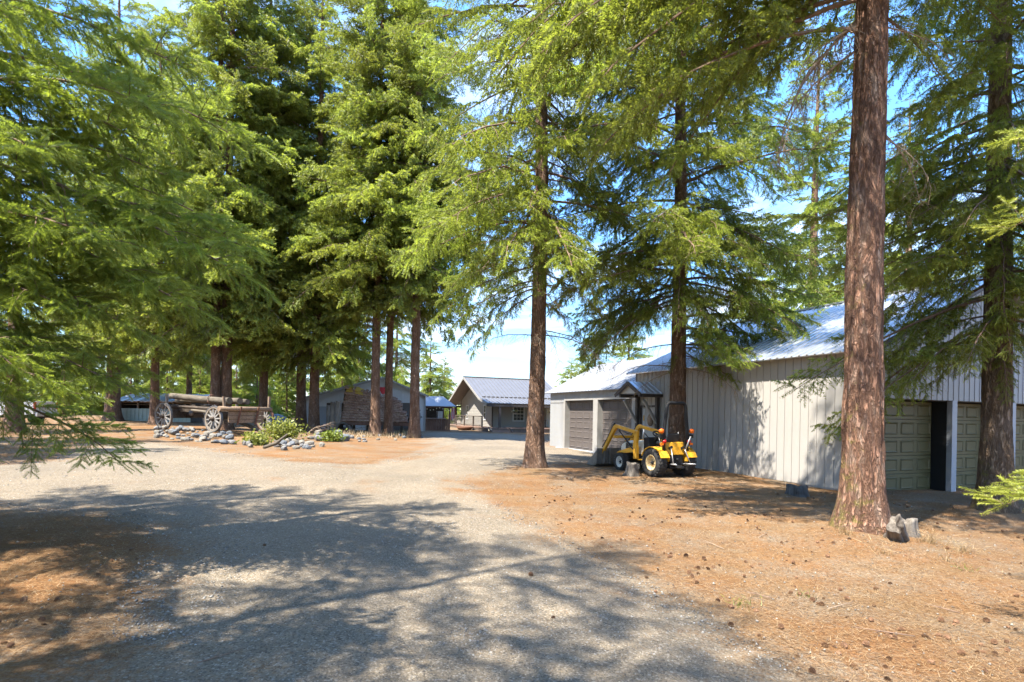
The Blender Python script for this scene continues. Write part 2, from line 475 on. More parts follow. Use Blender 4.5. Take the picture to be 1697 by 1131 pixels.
M['rust'] = simple('rusty_iron', (0.12, 0.055, 0.032), 0.85, var=0.4, scale=15, bump=0.4)
M['iron'] = simple('grey_iron', (0.1200, 0.1140, 0.1110), 0.6, metal=0.4, var=0.3, scale=12)
M['rim_wood'] = m_wood('spoke_wood', (0.15, 0.135, 0.12), (0.33, 0.315, 0.29), (8, 8, 8), 0.85, 0.5)
M['yellow'] = simple('tractor_yellow', (0.62, 0.30, 0.018), 0.42, var=0.12, scale=8, dirt=(0.42, 0.24, 0.05))
M['cream'] = simple('hood_cream', (0.66, 0.60, 0.47), 0.45, var=0.06, scale=5)
M['rim_cream'] = simple('rim_cream', (0.68, 0.50, 0.24), 0.45, var=0.12, scale=8, dirt=(0.45, 0.34, 0.2))
M['rim_white'] = simple('rim_white', (0.62, 0.57, 0.48), 0.5, var=0.12, scale=8, dirt=(0.4, 0.35, 0.28))
M['tyre'] = simple('tyre_rubber', (0.022, 0.021, 0.020), 0.8, var=0.3, scale=9, bump=0.2, dirt=(0.07, 0.06, 0.05))
M['machine'] = simple('machine_black', (0.014, 0.014, 0.015), 0.55, spec=0.25, var=0.3, scale=9)
M['steel'] = simple('bare_steel', (0.42, 0.41, 0.40), 0.4, metal=0.7, var=0.2, scale=15)
M['bucket'] = simple('worn_bucket', (0.22, 0.195, 0.165), 0.55, metal=0.45, var=0.25, scale=5, dirt=(0.12, 0.10, 0.085))
M['amber'] = simple('amber_lens', (0.90, 0.17, 0.01), 0.2, var=0.05)
M['red_lens'] = simple('red_lens', (0.55, 0.02, 0.015), 0.2, var=0.05)
M['vinyl'] = simple('seat_vinyl', (0.03, 0.03, 0.032), 0.5, var=0.2)
M['rock'] = simple('fieldstone', (0.1595, 0.1539, 0.1457), 0.9, var=0.3, scale=4, bump=0.8, bscale=14, dirt=(0.0971, 0.0937, 0.0902), bdist=0.02)
M['rock_blue'] = simple('blue_grey_stone', (0.1132, 0.1224, 0.1316), 0.9, var=0.3, scale=4, bump=0.8, bscale=14, dirt=(0.0734, 0.0796, 0.0857), bdist=0.02)
M['rock_tan'] = simple('tan_stone', (0.1893, 0.1697, 0.1371), 0.9, var=0.3, scale=4, bump=0.8, bscale=14, dirt=(0.1175, 0.1045, 0.0848), bdist=0.02)
M['cone'] = simple('cone_scales', (0.1600, 0.0840, 0.0440), 0.9, var=0.5, scale=60)
M['stump'] = m_wood('stump_wood', (0.0595, 0.0485, 0.0391), (0.2295, 0.1997, 0.1658), (16, 16, 2.2), 0.95, 1.0)
M['stump_dark'] = m_wood('dark_stump_wood', (0.03, 0.028, 0.027), (0.13, 0.12, 0.11), (16, 16, 2.2), 0.95, 1.0)
M['tarp'] = simple('blue_tarp', (0.1360, 0.1840, 0.2480), 0.45, var=0.2, scale=4, bump=0.6, bscale=6, bdist=0.05)
M['flag_red'] = simple('flag_red', (0.55, 0.05, 0.06), 0.8, var=0.1)
M['green_panel'] = simple('pale_green_steel', (0.3276, 0.3731, 0.3140), 0.55, var=0.07, scale=3)
M['car_white'] = simple('white_car_paint', (0.5280, 0.5280, 0.5440), 0.25, var=0.03, spec=0.6)
M['grass_dry'] = m_foliage('dry_grass', (0.34, 0.25, 0.12), (0.62, 0.50, 0.29), 0.3)
M['grass_green'] = m_foliage('green_grass', (0.12, 0.18, 0.03), (0.26, 0.34, 0.06), 0.3)
M['flower'] = simple('white_flower', (0.80, 0.76, 0.55), 0.7, var=0.1)
M['bulb'] = simple('cream_bulb', (0.85, 0.78, 0.55), 0.3, var=0.05)
M['cutout'] = simple('grey_cutout', (0.20, 0.19, 0.19), 0.7, var=0.1)
# ------------------------------------------------------------------ ground and gravel drive
DRIVE_PIX = [(1330, 1131), (1130, 1000), (1010, 938), (900, 880), (810, 826), (765, 796), (860, 772), (935, 766), (1015, 762),
             (1010, 752), (912, 740), (880, 722), (760, 717), (706, 716), (700, 728), (722, 742), (690, 757), (600, 772), (480, 764),
             (390, 752), (330, 742), (250, 733), (150, 738), (90, 765), (-80, 772), (-80, 838), (120, 850), (240, 872), (262, 905), (225, 960), (200, 1131)]
DRIVE = [tuple(gpix(*p)[:2]) for p in DRIVE_PIX]
DRIVE = [(DRIVE[0][0] + 0.6, -6.0), (DRIVE[0][0] + 0.1, 3.0)] + DRIVE + [(DRIVE[-1][0], 3.0), (DRIVE[-1][0] - 0.8, -6.0)]
def drive_sd(x, y):
    """signed distance to the edge of the gravel, positive inside"""
    x = np.asarray(x, float); y = np.asarray(y, float)
    inside = np.zeros(x.shape, bool); dmin = np.full(x.shape, 1e9)
    n = len(DRIVE)
    for i in range(n):
        x0, y0 = DRIVE[i]; x1, y1 = DRIVE[(i + 1) % n]
        dx, dy = x1 - x0, y1 - y0
        t = np.clip(((x - x0) * dx + (y - y0) * dy) / (dx * dx + dy * dy + 1e-9), 0, 1)
        dmin = np.minimum(dmin, np.hypot(x - x0 - t * dx, y - y0 - t * dy))
        c = ((y0 > y) != (y1 > y))
        with np.errstate(divide='ignore', invalid='ignore'):
            xi = x0 + (y - y0) * dx / (dy if abs(dy) > 1e-9 else 1e-9)
        inside ^= c & (x < xi)
    return np.where(inside, dmin, -dmin)
RUT = [tuple(gpix(*p)[:2]) for p in ((600, 1131), (540, 980), (545, 880), (600, 812), (690, 765), (770, 735), (820, 722))]
RUT = [(RUT[0][0] + 0.1, -6.0)] + RUT
def rut_of(x, y):
    d = np.full(np.shape(x), 1e9)
    for (x0, y0), (x1, y1) in zip(RUT[:-1], RUT[1:]):
        dx, dy = x1 - x0, y1 - y0; t = np.clip(((x - x0) * dx + (y - y0) * dy) / (dx * dx + dy * dy), 0, 1)
        d = np.minimum(d, np.hypot(x - x0 - t * dx, y - y0 - t * dy))
    d = d + 0.25 * (fbm(np.asarray(x) * 0.6, np.asarray(y) * 0.6, 51, 3) - 0.45)
    return np.exp(-((d - 0.82) / 0.24) ** 2), np.exp(-(d / 0.45) ** 2)
def litter_of(x, y):
    sd = drive_sd(x, y)
    v = 0.42 - sd * 0.5 / np.maximum(0.9, 0.06 * y)
    v = np.clip(v, -0.10, 0.66)
    far = sstep(38, 60, y)
    # reddest, thickest duff at lower left and round the trunks
    v = v + 0.35 * np.exp(-(((x + 5.2) / 1.8) ** 2 + ((y - 5.0) / 2.2) ** 2))
    wheel_, crest_ = rut_of(x, y); v = v - 0.10 * wheel_ + 0.16 * crest_
    # thin tracks of litter blown into the drive on the left
    v = v + 0.26 * sstep(0.52, 0.75, fbm(x * 0.5 + 3, y * 0.9, 21, 4)) * sstep(8, 11, y) * (1 - far)
    return v * (1 - far) + 0.35 * far

def axis(parts):
    a = []
    for lo, hi, st in parts: a.append(np.arange(lo, hi, st))
    return np.concatenate(a + [np.array([parts[-1][1]])])
gx = axis([(-1600, -400, 300), (-400, -100, 60), (-100, -40, 10), (-40, -16, 0.8), (-16, -9, 0.25), (-9, 11, 0.11), (11, 24, 0.4), (24, 60, 4), (60, 200, 40), (200, 1600, 350)])
gy = axis([(-60, -8, 8), (-8, 2.5, 0.7), (2.5, 13, 0.09), (13, 24, 0.2), (24, 48, 0.5), (48, 100, 4), (100, 400, 50), (400, 2200, 300)])
GX, GY = np.meshgrid(gx, gy)
nearw = 1 - sstep(24, 45, np.hypot(GX, GY))
micro = ((fbm(GX * 2.3, GY * 2.3, 5, 4) - 0.46) * 0.035 + (fbm(GX * 9, GY * 9, 8, 2) - 0.36) * 0.022) * nearw
SD = drive_sd(GX, GY)
base = ground_z(GX, GY)
nx, ny = len(gx), len(gy)
ii = np.arange((ny - 1) * (nx - 1)); r_ = ii // (nx - 1); c_ = ii % (nx - 1)
quads = np.stack([r_ * nx + c_, r_ * nx + c_ + 1, (r_ + 1) * nx + c_ + 1, (r_ + 1) * nx + c_], 1)
LIT = litter_of(GX, GY)
gmesh = raw_mesh('ground', np.stack([GX.ravel(), GY.ravel(), (base + micro).ravel()], 1), quads, M['ground'], attrs={'litter': LIT.ravel()}, smooth=True)
tag(put('ground', gmesh), kind='structure')
edge = SD * 0.04 + (fbm(GX * 1.7, GY * 1.7, 31, 4) - 0.46) * 0.05
_w, _cr = rut_of(GX, GY)
dz = base + micro * (1 - 0.6 * _w * nearw) + np.clip(edge, -0.03, 0.010) + (0.022 * (1 - _w) + 0.012 * _cr) * nearw * sstep(0.3, 0.9, SD)
keep = (SD.ravel()[quads].max(1) > -0.8) & (GY.ravel()[quads].max(1) < 52)
used = np.unique(quads[keep]); remap = np.full(nx * ny, -1); remap[used] = np.arange(len(used))
dv = np.stack([GX.ravel(), GY.ravel(), dz.ravel()], 1)[used]
dmesh = raw_mesh('gravel_drive', dv, remap[quads[keep]], M['ground'], attrs={'litter': LIT.ravel()[used]}, smooth=True)
tag(put('gravel_drive', dmesh), 'pale gravel driveway curving from the foreground to the house', None, kind='structure')

def surf_z(x, y):
    nw = 1 - sstep(24, 45, np.hypot(x, y))
    return ground_z(x, y) + ((fbm(x * 2.3, y * 2.3, 5, 4) - 0.46) * 0.035 + (fbm(x * 9, y * 9, 8, 2) - 0.36) * 0.022) * nw

# ------------------------------------------------------------------ fir branches (shared pieces of the crowns)
class Leafs:
    def __init__(self): self.v = []; self.t = []; self.m = []; self.tip = []; self.n = 0
    def tri(self, V, tipv, mi):
        """V: (k,3,3) triangles"""
        k = len(V)
        self.v.append(V.reshape(-1, 3)); self.t.append(np.arange(self.n, self.n + 3 * k).reshape(-1, 3))
        self.tip.append(np.repeat(tipv, 3)); self.m.append(np.full(k, mi)); self.n += 3 * k
    def tube(self, pts, rad, n=4, mi=1):
        pts = np.asarray(pts, float); P = []
        for i, p in enumerate(pts):
            d = pts[min(i + 1, len(pts) - 1)] - pts[max(i - 1, 0)]; d = d / (np.linalg.norm(d) + 1e-9)
            a = np.array([0, 0, 1.0]) if abs(d[2]) < 0.9 else np.array([1.0, 0, 0])
            s = np.cross(d, a); s /= np.linalg.norm(s); u = np.cross(d, s)
            P.append([p + (s * cos(2 * pi * k / n) + u * sin(2 * pi * k / n)) * rad[i] for k in range(n)])
        T = []
        for i in range(len(pts) - 1):
            for k in range(n):
                a, b, c, d_ = P[i][k], P[i][(k + 1) % n], P[i + 1][(k + 1) % n], P[i + 1][k]
                T.append((a, b, c)); T.append((a, c, d_))
        T = np.array(T); self.tri(T, np.zeros(len(T)), mi)
    def mesh(self, name, mats):
        return raw_mesh(name, np.concatenate(self.v), np.concatenate(self.t), mats, np.concatenate(self.m), {'tip': np.concatenate(self.tip)})

def feather(L, p, d, ln, step, nl, nw, k, rng, tip0, tip1, fwd=0.62):
    """one needled shoot: k rows of narrow needles round a stem"""
    n = max(2, int(ln / step))
    t = (np.arange(n) + rng.random(n) * 0.6) / n
    d = d / np.linalg.norm(d)
    a = np.array([0.13, 0.31, 0.94]); s = np.cross(d, a); s /= np.linalg.norm(s); u = np.cross(d, s)
    c = p[None] + d[None] * (t * ln)[:, None]
    out = []; tv = []
    ph = rng.random() * 6.28
    for j in range(k):
        ang = ph + 2 * pi * j / k + rng.normal(0, 0.35, n)
        side = s[None] * np.cos(ang)[:, None] + u[None] * np.sin(ang)[:, None]
        dirn = d[None] * (fwd + rng.normal(0, .12, n))[:, None] + side * 0.8
        l = nl * (0.75 + 0.5 * rng.random(n)) * (1 - 0.35 * t)
        tipp = c + dirn * l[:, None]
        wd = np.cross(dirn, d[None] + side * 0.01); wd /= (np.linalg.norm(wd, axis=1)[:, None] + 1e-9)
        b = wd * (nw / 2) + d[None] * (nw * 0.25)
        mid = c + dirn * (l * 0.15)[:, None]
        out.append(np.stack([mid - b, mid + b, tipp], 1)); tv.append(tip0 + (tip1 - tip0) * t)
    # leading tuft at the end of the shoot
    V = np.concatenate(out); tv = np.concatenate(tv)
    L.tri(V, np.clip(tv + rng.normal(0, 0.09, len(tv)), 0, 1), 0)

def branch(seed, Ln, up, droop, sec_gap, tw_gap, tw_len, step, nl, nw, k, hang, bare=0.18, sec_len=0.30, wood=0.018):
    """a fir bough along +X with side shoots and hanging branchlets"""
    rng = np.random.default_rng(seed); L = Leafs()
    T = np.linspace(0, 1, 10)
    wob = rng.normal(0, 0.02 * Ln, (10, 3)).cumsum(0) * 0.35
    ax = np.stack([T * Ln, 0 * T, up * T * Ln - droop * T ** 2 * Ln], 1) + wob
    L.tube(ax, wood * Ln / 3 * (1.6 - 1.35 * T), 5)
    def P(t):
        i = min(8, int(t * 9)); f = t * 9 - i
        return ax[i] * (1 - f) + ax[i + 1] * f, (ax[i + 1] - ax[i]) / np.linalg.norm(ax[i + 1] - ax[i])
    s = bare; side = 1
    while s < 1.0:
        p, d = P(min(s, 0.999))
        sl = Ln * sec_len * (1.12 - s) ** 0.75 * min(1.0, (s - bare) * 4 + 0.35) * (0.65 + 0.6 * rng.random()) + 0.10
        sd = np.array([0.62 + 0.25 * rng.normal() * 0.5, side * (0.75 + 0.15 * rng.normal()), 0.05 + 0.42 * rng.normal()])
        sd /= np.linalg.norm(sd)
        pts = [p]; dd = sd.copy(); m = max(3, int(sl / 0.16))
        for _ in range(m):
            dd = dd + np.array([0, 0, -hang * 0.75 / m * (1 + rng.random())]); dd /= np.linalg.norm(dd)
            pts.append(pts[-1] + dd * sl / m)
        pts = np.array(pts)
        L.tube(pts[[0, m // 2, m]], [wood * 0.32 * Ln / 3, wood * 0.22 * Ln / 3, wood * 0.1 * Ln / 3], 3)
        q = 0.10
        while q < 1.0:
            i = min(m - 1, int(q * m)); f = q * m - i
            pp = pts[i] * (1 - f) + pts[i + 1] * f; pd = pts[i + 1] - pts[i]; pd /= np.linalg.norm(pd)
            for ss in (-1, 1):
                perp = np.cross(pd, np.array([0, 0, 1.0])); perp /= np.linalg.norm(perp) + 1e-9
                tdv = pd * (0.55 + 0.2 * rng.random()) + perp * ss * (0.7 + 0.25 * rng.normal()) + np.array([0, 0, -hang * (0.3 + 1.3 * rng.random()) + 0.14 * rng.normal()])
                tl = tw_len * (1.15 - 0.6 * q) * (0.6 + 0.8 * rng.random())
                feather(L, pp, tdv, tl, step, nl, nw, k, rng, 0.08 + 0.25 * s, 0.45 + 0.55 * rng.random())
            q += tw_gap / sl * (0.8 + 0.4 * rng.random())
        feather(L, pts[-2], pts[-1] - pts[-2], tw_len * 1.1, step, nl, nw, k, rng, 0.2, 0.95)
        side = -side
        s += sec_gap / Ln * (0.7 + 0.6 * rng.random())
    p, d = P(0.97); feather(L, p, d, tw_len * 1.5, step, nl, nw, k, rng, 0.3, 1.0)
    return L

def dead_branch(seed, Ln=2.2):
    rng = np.random.default_rng(seed); L = Leafs()
    T = np.linspace(0, 1, 9)
    ax = np.stack([T * Ln, 0 * T, 0.10 * T * Ln - 0.55 * T ** 2 * Ln], 1) + rng.normal(0, 0.04, (9, 3)).cumsum(0) * 0.6
    L.tube(ax, 0.017 * (1.5 - 1.25 * T), 5)
    for _ in range(26):
        t = 0.15 + 0.85 * rng.random(); i = min(7, int(t * 8)); p = ax[i] + (ax[i + 1] - ax[i]) * (t * 8 - i)
        d = np.array([0.5, rng.choice([-1, 1]) * 0.7, -0.15]) + rng.normal(0, 0.25, 3); l = 0.25 + 0.5 * rng.random(); pts = [p]
        for _ in range(4):
            d = d + np.array([0, 0, -0.35]) + rng.normal(0, 0.18, 3); d /= np.linalg.norm(d); pts.append(pts[-1] + d * l / 4)
        L.tube(pts, [0.006, 0.005, 0.004, 0.003, 0.0015], 3)
        for _ in range(3):
            j = rng.integers(1, 5); e = np.array([rng.normal(0, .5), rng.normal(0, .5), -0.9]); q = pts[j] + e * 0.22 * rng.random()
            L.tube([pts[j], q], [0.003, 0.0012], 3)
    return L

PROTO = {}
def proto(key, L, mats):
    o = bpy.data.objects.new('bough_shape', L.mesh('bough_shape', mats))     # shape data only: never linked to the scene
    PROTO.setdefault(key, []).append(o)
mid_m = [M['fir_mid'], M['twig']]; far_m = [M['fir_far'], M['twig']]; near_m = [M['fir_near'], M['twig']]; bright_m = [M['fir_bright'], M['twig']]
for q, (sd_, up_, dr_, hg_) in enumerate([(1, .12, .28, .55), (2, .05, .36, .8), (3, .22, .30, .4), (4, .0, .42, 1.0), (5, .15, .40, .65)]):
    proto('mid', branch(sd_, 3.0, up_, dr_, 0.115, 0.085, 0.22, 0.022, 0.052, 0.016, 3, hg_), mid_m)
    proto('far', branch(sd_ + 20, 3.0, up_, dr_, 0.16, 0.13, 0.30, 0.050, 0.105, 0.042, 3, hg_, sec_len=0.34), far_m)
for q in range(2):
    L = dead_branch(60 + q); proto('mid', L, [M['deadtwig'], M['deadtwig']]); proto('far', L, [M['deadtwig'], M['deadtwig']])
for q, (sd_, up_, dr_, hg_) in enumerate([(41, .10, .25, .45), (42, .02, .30, .7), (43, .18, .30, .35)]):
    proto('near', branch(sd_, 2.4, up_, dr_, 0.070, 0.062, 0.17, 0.0072, 0.032, 0.0064, 3, hg_, bare=0.15), near_m)
proto('bright', branch(51, 1.5, .10, .22, 0.07, 0.06, 0.13, 0.0068, 0.030, 0.0058, 3, .25, bare=0.12), bright_m)
proto('bright', branch(52, 1.5, .15, .30, 0.07, 0.06, 0.13, 0.0068, 0.030, 0.0058, 3, .35, bare=0.12), bright_m)

def crown_group(key):
    ng = bpy.data.node_groups.new('crown_' + key, 'GeometryNodeTree')
    ng.interface.new_socket('Geometry', in_out='INPUT', socket_type='NodeSocketGeometry')
    ng.interface.new_socket('Geometry', in_out='OUTPUT', socket_type='NodeSocketGeometry')
    N, Lk = ng.nodes, ng.links
    gi = N.new('NodeGroupInput'); go = N.new('NodeGroupOutput'); jn = N.new('GeometryNodeJoinGeometry')
    def na(nm, dt):
        a = N.new('GeometryNodeInputNamedAttribute'); a.data_type = dt; a.inputs['Name'].default_value = nm
        return [s for s in a.outputs if s.enabled][0]
    rot = N.new('FunctionNodeEulerToRotation'); Lk.new(na('rot', 'FLOAT_VECTOR'), rot.inputs[0])
    scl = na('scl', 'FLOAT'); idx = na('idx', 'INT')
    for k, o in enumerate(PROTO[key]):
        oi = N.new('GeometryNodeObjectInfo'); oi.inputs['Object'].default_value = o
        cp = N.new('FunctionNodeCompare'); cp.data_type = 'INT'; cp.operation = 'EQUAL'
        en = [s for s in cp.inputs if s.enabled]
        Lk.new(idx, en[0]); en[1].default_value = k
        ip = N.new('GeometryNodeInstanceOnPoints')
        Lk.new(gi.outputs[0], ip.inputs['Points']); Lk.new(cp.outputs[0], ip.inputs['Selection'])
        Lk.new(oi.outputs['Geometry'], ip.inputs['Instance']); Lk.new(rot.outputs[0], ip.inputs['Rotation']); Lk.new(scl, ip.inputs['Scale'])
        Lk.new(ip.outputs[0], jn.inputs[0])
    Lk.new(jn.outputs[0], go.inputs[0])
    return ng
GROUPS = {k: crown_group(k) for k in PROTO}

def make_crown(parent, pts, key):
    """pts: (x,y,z, roll,pitch,yaw, scale, idx, tint)"""
    a = np.array(pts, float)
    me = bpy.data.meshes.new('crown')
    me.from_pydata([tuple(p) for p in a[:, :3]], [], [])
    t = me.attributes.new('rot', 'FLOAT_VECTOR', 'POINT'); t.data.foreach_set('vector', a[:, 3:6].astype(np.float32).ravel())
    t = me.attributes.new('scl', 'FLOAT', 'POINT'); t.data.foreach_set('value', a[:, 6].astype(np.float32))
    t = me.attributes.new('idx', 'INT', 'POINT'); t.data.foreach_set('value', a[:, 7].astype(np.int32))
    t = me.attributes.new('tint', 'FLOAT', 'POINT'); t.data.foreach_set('value', a[:, 8].astype(np.float32))
    o = put('crown', me, parent)
    md = o.modifiers.new('boughs', 'NODES'); md.node_group = GROUPS[key]
    o['kind'] = 'stuff'
    return o

def crown_pts(H, zb, Lmax, n, seed, key='mid', lowdead=0, tint=0.5, zmax=None, shape=0.85, sparse=None):
    rng = np.random.default_rng(seed); pts = []
    ng_ = {'mid': 5, 'far': 5, 'near': 3, 'bright': 2}[key]; base_len = {'mid': 3.0, 'far': 3.0, 'near': 2.4, 'bright': 1.5}[key]
    yaw = rng.random() * 6.28
    for i in range(n):
        t = (i + rng.random()) / n
        t = t ** 1.12
        z = zb + (H - zb) * t
        if zmax and z > zmax: continue
        L = Lmax * ((1 - t) ** shape * (0.55 + 0.75 * rng.random()) + 0.06) * (0.75 + 0.25 * min(1, t * 7))
        yaw += 2.4 + rng.normal(0, 0.5)
        if sparse and not sparse(z, yaw % (2 * pi), rng): continue
        pitch = -0.26 + 0.66 * t + rng.normal(0, 0.15)
        if float(vnoise(z * 0.55, yaw * 0.9, seed)) < 0.24: continue          # gaps where boughs have died
        pts.append((0, 0, z, rng.normal(0, 0.4), -pitch, yaw, L / base_len, rng.integers(0, ng_), np.clip(tint + rng.normal(0, 0.22), 0, 1)))
    for i in range(lowdead):
        z = zb * (0.55 + 0.6 * rng.random()); yaw = rng.random() * 6.28
        pts.append((0, 0, z, rng.normal(0, 0.3), -(-0.1 + rng.normal(0, 0.2)), yaw, 0.45 + 0.6 * rng.random(), 5 + rng.integers(0, 2), 0.5))
    return pts

def trunk(parent, r0, H, mat, seed, na=28, nz=44, flare=0.45, ridge=0.03, lean=(0, 0), zdense=None, nridge=14):
    rng = np.random.default_rng(seed)
    if zdense: z = np.concatenate([np.linspace(-0.35, zdense, nz), np.linspace(zdense, H, 16)[1:]])
    else: z = -0.35 + (H + 0.35) * np.linspace(0, 1, nz) ** 1.3
    A = np.linspace(0, 2 * pi, na, endpoint=False)
    Z, AA = np.meshgrid(z, A, indexing='ij')
    zz = np.maximum(Z, 0)
    r = r0 * (np.clip(1 - zz / H, 0, 1) ** 0.75 * 0.97 + 0.03)
    lob = 1 + 0.30 * np.sin(AA * 3 + rng.random() * 6) + 0.22 * np.sin(AA * 5 + rng.random() * 6)
    r = r + r0 * flare * np.exp(-zz / 0.38) * (0.75 + 0.35 * lob) + r0 * flare * 0.35 * np.exp(-zz / 1.5)
    nr = fbm(AA / (2 * pi) * nridge, Z * 1.3, seed, 4, nridge)
    r = r * (1 + ridge * 2.4 * (nr - 0.47)) + ridge * r0 * 2.2 * (np.abs(vnoise(AA / (2 * pi) * nridge * 2, Z * 2.6 + 9, seed + 5, nridge * 2) - 0.5) - 0.25)
    wx = (vnoise(Z * 0.25, Z * 0 + 3, seed + 1) - 0.5) * 0.14 + lean[0] * zz
    wy = (vnoise(Z * 0.25, Z * 0 + 8, seed + 2) - 0.5) * 0.14 + lean[1] * zz
    V = np.stack([wx + r * np.cos(AA), wy + r * np.sin(AA), Z], -1).reshape(-1, 3)
    n1 = len(z); idx = np.arange((n1 - 1) * na); i = idx // na; k = idx % na; k2 = (k + 1) % na
    F = np.stack([i * na + k, i * na + k2, (i + 1) * na + k2, (i + 1) * na + k], 1)
    return put('trunk', raw_mesh('trunk', V, F, mat, smooth=True), parent)

def fir(label, x, y, r0, H, zb, Lmax, n, seed, key='mid', mat='bark', group=None, extra=(), lowdead=0, tint=0.5, cat='tree', name='fir_tree',
        crown_kw=None, **tk):
    t = thing(name, label, cat, (x, y, gz(x, y)), 0, group)
    trunk(t, r0, H, M[mat], seed, **tk)
    pts = crown_pts(H, zb, Lmax, n, seed, key, lowdead, tint, **(crown_kw or {})) + list(extra)
    if pts: make_crown(t, pts, key)
    return t

def bough(z, yaw_deg, L, pitch_deg=-5, idx=0, tint=0.5, key='mid', x=0, y=0, roll=0.0):
    b = {'mid': 3.0, 'far': 3.0, 'near': 2.4, 'bright': 1.5}[key]
    return (x, y, z, roll, -radians(pitch_deg), radians(yaw_deg), L / b, idx, tint)

# the big trunk at right
fir('massive fir trunk with mossy flared base beside the sawn log chunks', 5.23, 8.1, 0.262, 27, 8.6, 4.4, 120, 101, 'mid', 'bark_near',
    extra=[bough(7.4, 183, 3.9, -4, 1, .35), bough(7.9, 165, 4.2, -2, 3, .3), bough(8.3, 205, 3.8, 0, 4, .35), bough(8.0, 140, 4.2, 2, 0, .4),
           bough(7.2, 172, 2.6, -30, 5), bough(7.6, 188, 3.0, -35, 6), bough(8.4, 150, 4.4, -6, 1, .3), bough(8.6, 190, 4.6, -8, 3, .3), bough(9.0, 172, 4.8, -4, 4, .35), bough(8.8, 218, 4.0, -4, 0, .35), bough(9.4, 168, 5.6, -8, 1, .35), bough(9.7, 180, 5.4, -8, 4, .35), bough(9.2, 192, 5.2, -6, 3, .35), bough(10.0, 156, 5.6, -6, 0, .35), bough(10.2, 175, 5.8, -6, 3, .35), bough(9.9, 204, 5.0, -5, 1, .4),  bough(7.7, 160, 3.2, -40, 5), bough(7.5, 200, 2.6, -22, 6),
           *[bough(1.8 + 0.83 * i, 170 + 47 * i, 0.22 + 0.07 * (i % 3), -8, 5 + i % 2) for i in range(7)], bough(7.45, 8, 1.8, 8, 5), bough(6.0, 20, 1.9, -20, 6), bough(5.9, -10, 1.6, -25, 5), bough(7.8, 30, 3.0, 0, 0, .45), bough(6.1, 172, 1.4, -12, 6), bough(8.1, 60, 3.2, 0, 2, .45)],
    crown_kw=dict(shape=0.6), lowdead=0, na=150, nz=300, zdense=9.5, ridge=0.075, flare=0.40, nridge=24)
# the tree at the right edge, standing before the dark doors
fir('mossy dark fir with low drooping boughs in front of the olive garage doors', 9.65, 10.8, 0.25, 22, 3.5, 3.7, 165, 102, 'mid', 'bark_moss',
    extra=[*[bough(3.9 + 0.26 * i, 205 + 29 * (i % 5), 1.5 + 0.3 * (i % 4), -30 + 4 * (i % 3), (3, 1, 4)[i % 3], .7) for i in range(26)], *[bough(4.6 + 0.4 * i, 165 + 13 * (i % 5), 2.7 + 0.2 * (i % 3), -8, (1, 3)[i % 2], .5) for i in range(8)],
           bough(3.7, 190, 2.4, -12, 3, .35), bough(3.9, 215, 2.3, -14, 1, .4), bough(3.4, 170, 1.6, -20, 3, .3), bough(4.4, 250, 2.2, -8, 4, .5), bough(4.9, 200, 3.0, 0, 0, .55),
           bough(3.5, 300, 1.6, -15, 1, .35), bough(4.2, 0, 2.6, 0, 2, .5), bough(3.3, 245, 1.2, -40, 3, .3), bough(5.6, 180, 3.2, 0, 4, .45), bough(6.2, 150, 3.0, -5, 5), bough(5.4, 160, 2.4, -5, 6)],
    lowdead=1, na=110, nz=150, zdense=6, ridge=0.06, flare=0.36, nridge=18)
# the single tree in the middle of the yard
fir('tall single fir between gravel drive and tractor with bare lower trunk', 0.75, 16.0, 0.245, 26, 6.6, 4.4, 175, 103, 'mid', 'bark',
    extra=[bough(5.9, 182, 3.3, -6, 3, .7), bough(5.5, 197, 3.0, -14, 1, .7), bough(6.2, 168, 3.2, -6, 4, .6), bough(5.1, 205, 2.6, -20, 3, .65), bough(5.3, 174, 2.9, -18, 1, .55), bough(6.4, 5, 2.6, -5, 0, .45), bough(5.7, -20, 2.2, -15, 3, .4), bough(4.9, 15, 1.8, -20, 1, .35),
           bough(6.6, 262, 2.2, -35, 1, .8), bough(7.0, 280, 2.0, -35, 3, .75), bough(7.1, 195, 3.6, -3, 2, .6), bough(6.7, 150, 3.4, -3, 4, .5), bough(7.6, 182, 4.2, 2, 3, .65)],
    crown_kw=dict(shape=0.6), lowdead=14, na=72, nz=110, zdense=8, ridge=0.05, nridge=18)
# the tree behind the tractor
fir('fir standing behind the yellow tractor, close to the siding wall', 5.35, 17.6, 0.265, 24, 5.4, 4.7, 185, 104, 'mid', 'bark',
    extra=[*[bough(5.4 + 0.35 * i, -14 + 9 * (i % 5), 4.3 + 0.25 * (i % 3), -2, i % 5, .6) for i in range(9)], bough(4.3, 285, 2.9, -8, 4, .9), bough(4.6, 295, 3.0, -10, 1, .9), bough(3.9, 300, 2.6, -8, 0, .8), bough(4.3, 320, 2.8, -4, 4, .75), bough(3.7, 330, 2.5, -14, 1, .7), bough(4.0, 20, 3.6, -3, 2, .5), bough(4.5, 5, 4.0, 0, 0, .5), bough(4.9, 345, 4.3, 0, 4, .5),
           bough(5.3, 185, 3.3, -6, 3, .35), bough(5.6, 165, 3.6, -3, 1, .35), bough(5.9, 200, 3.3, -4, 4, .35), bough(3.9, 215, 0.9, -45, 1, .5), bough(5.6, 270, 3.0, -12, 1, .75), bough(6.2, 255, 3.0, -14, 3, .7),
           bough(7.2, 240, 3.2, -8, 4, .7), bough(6.8, 300, 3.4, -8, 0, .7), bough(8.0, 270, 3.4, -6, 1, .65)],
    crown_kw=dict(shape=0.6), lowdead=16, na=60, nz=90, zdense=7, ridge=0.045, nridge=18)

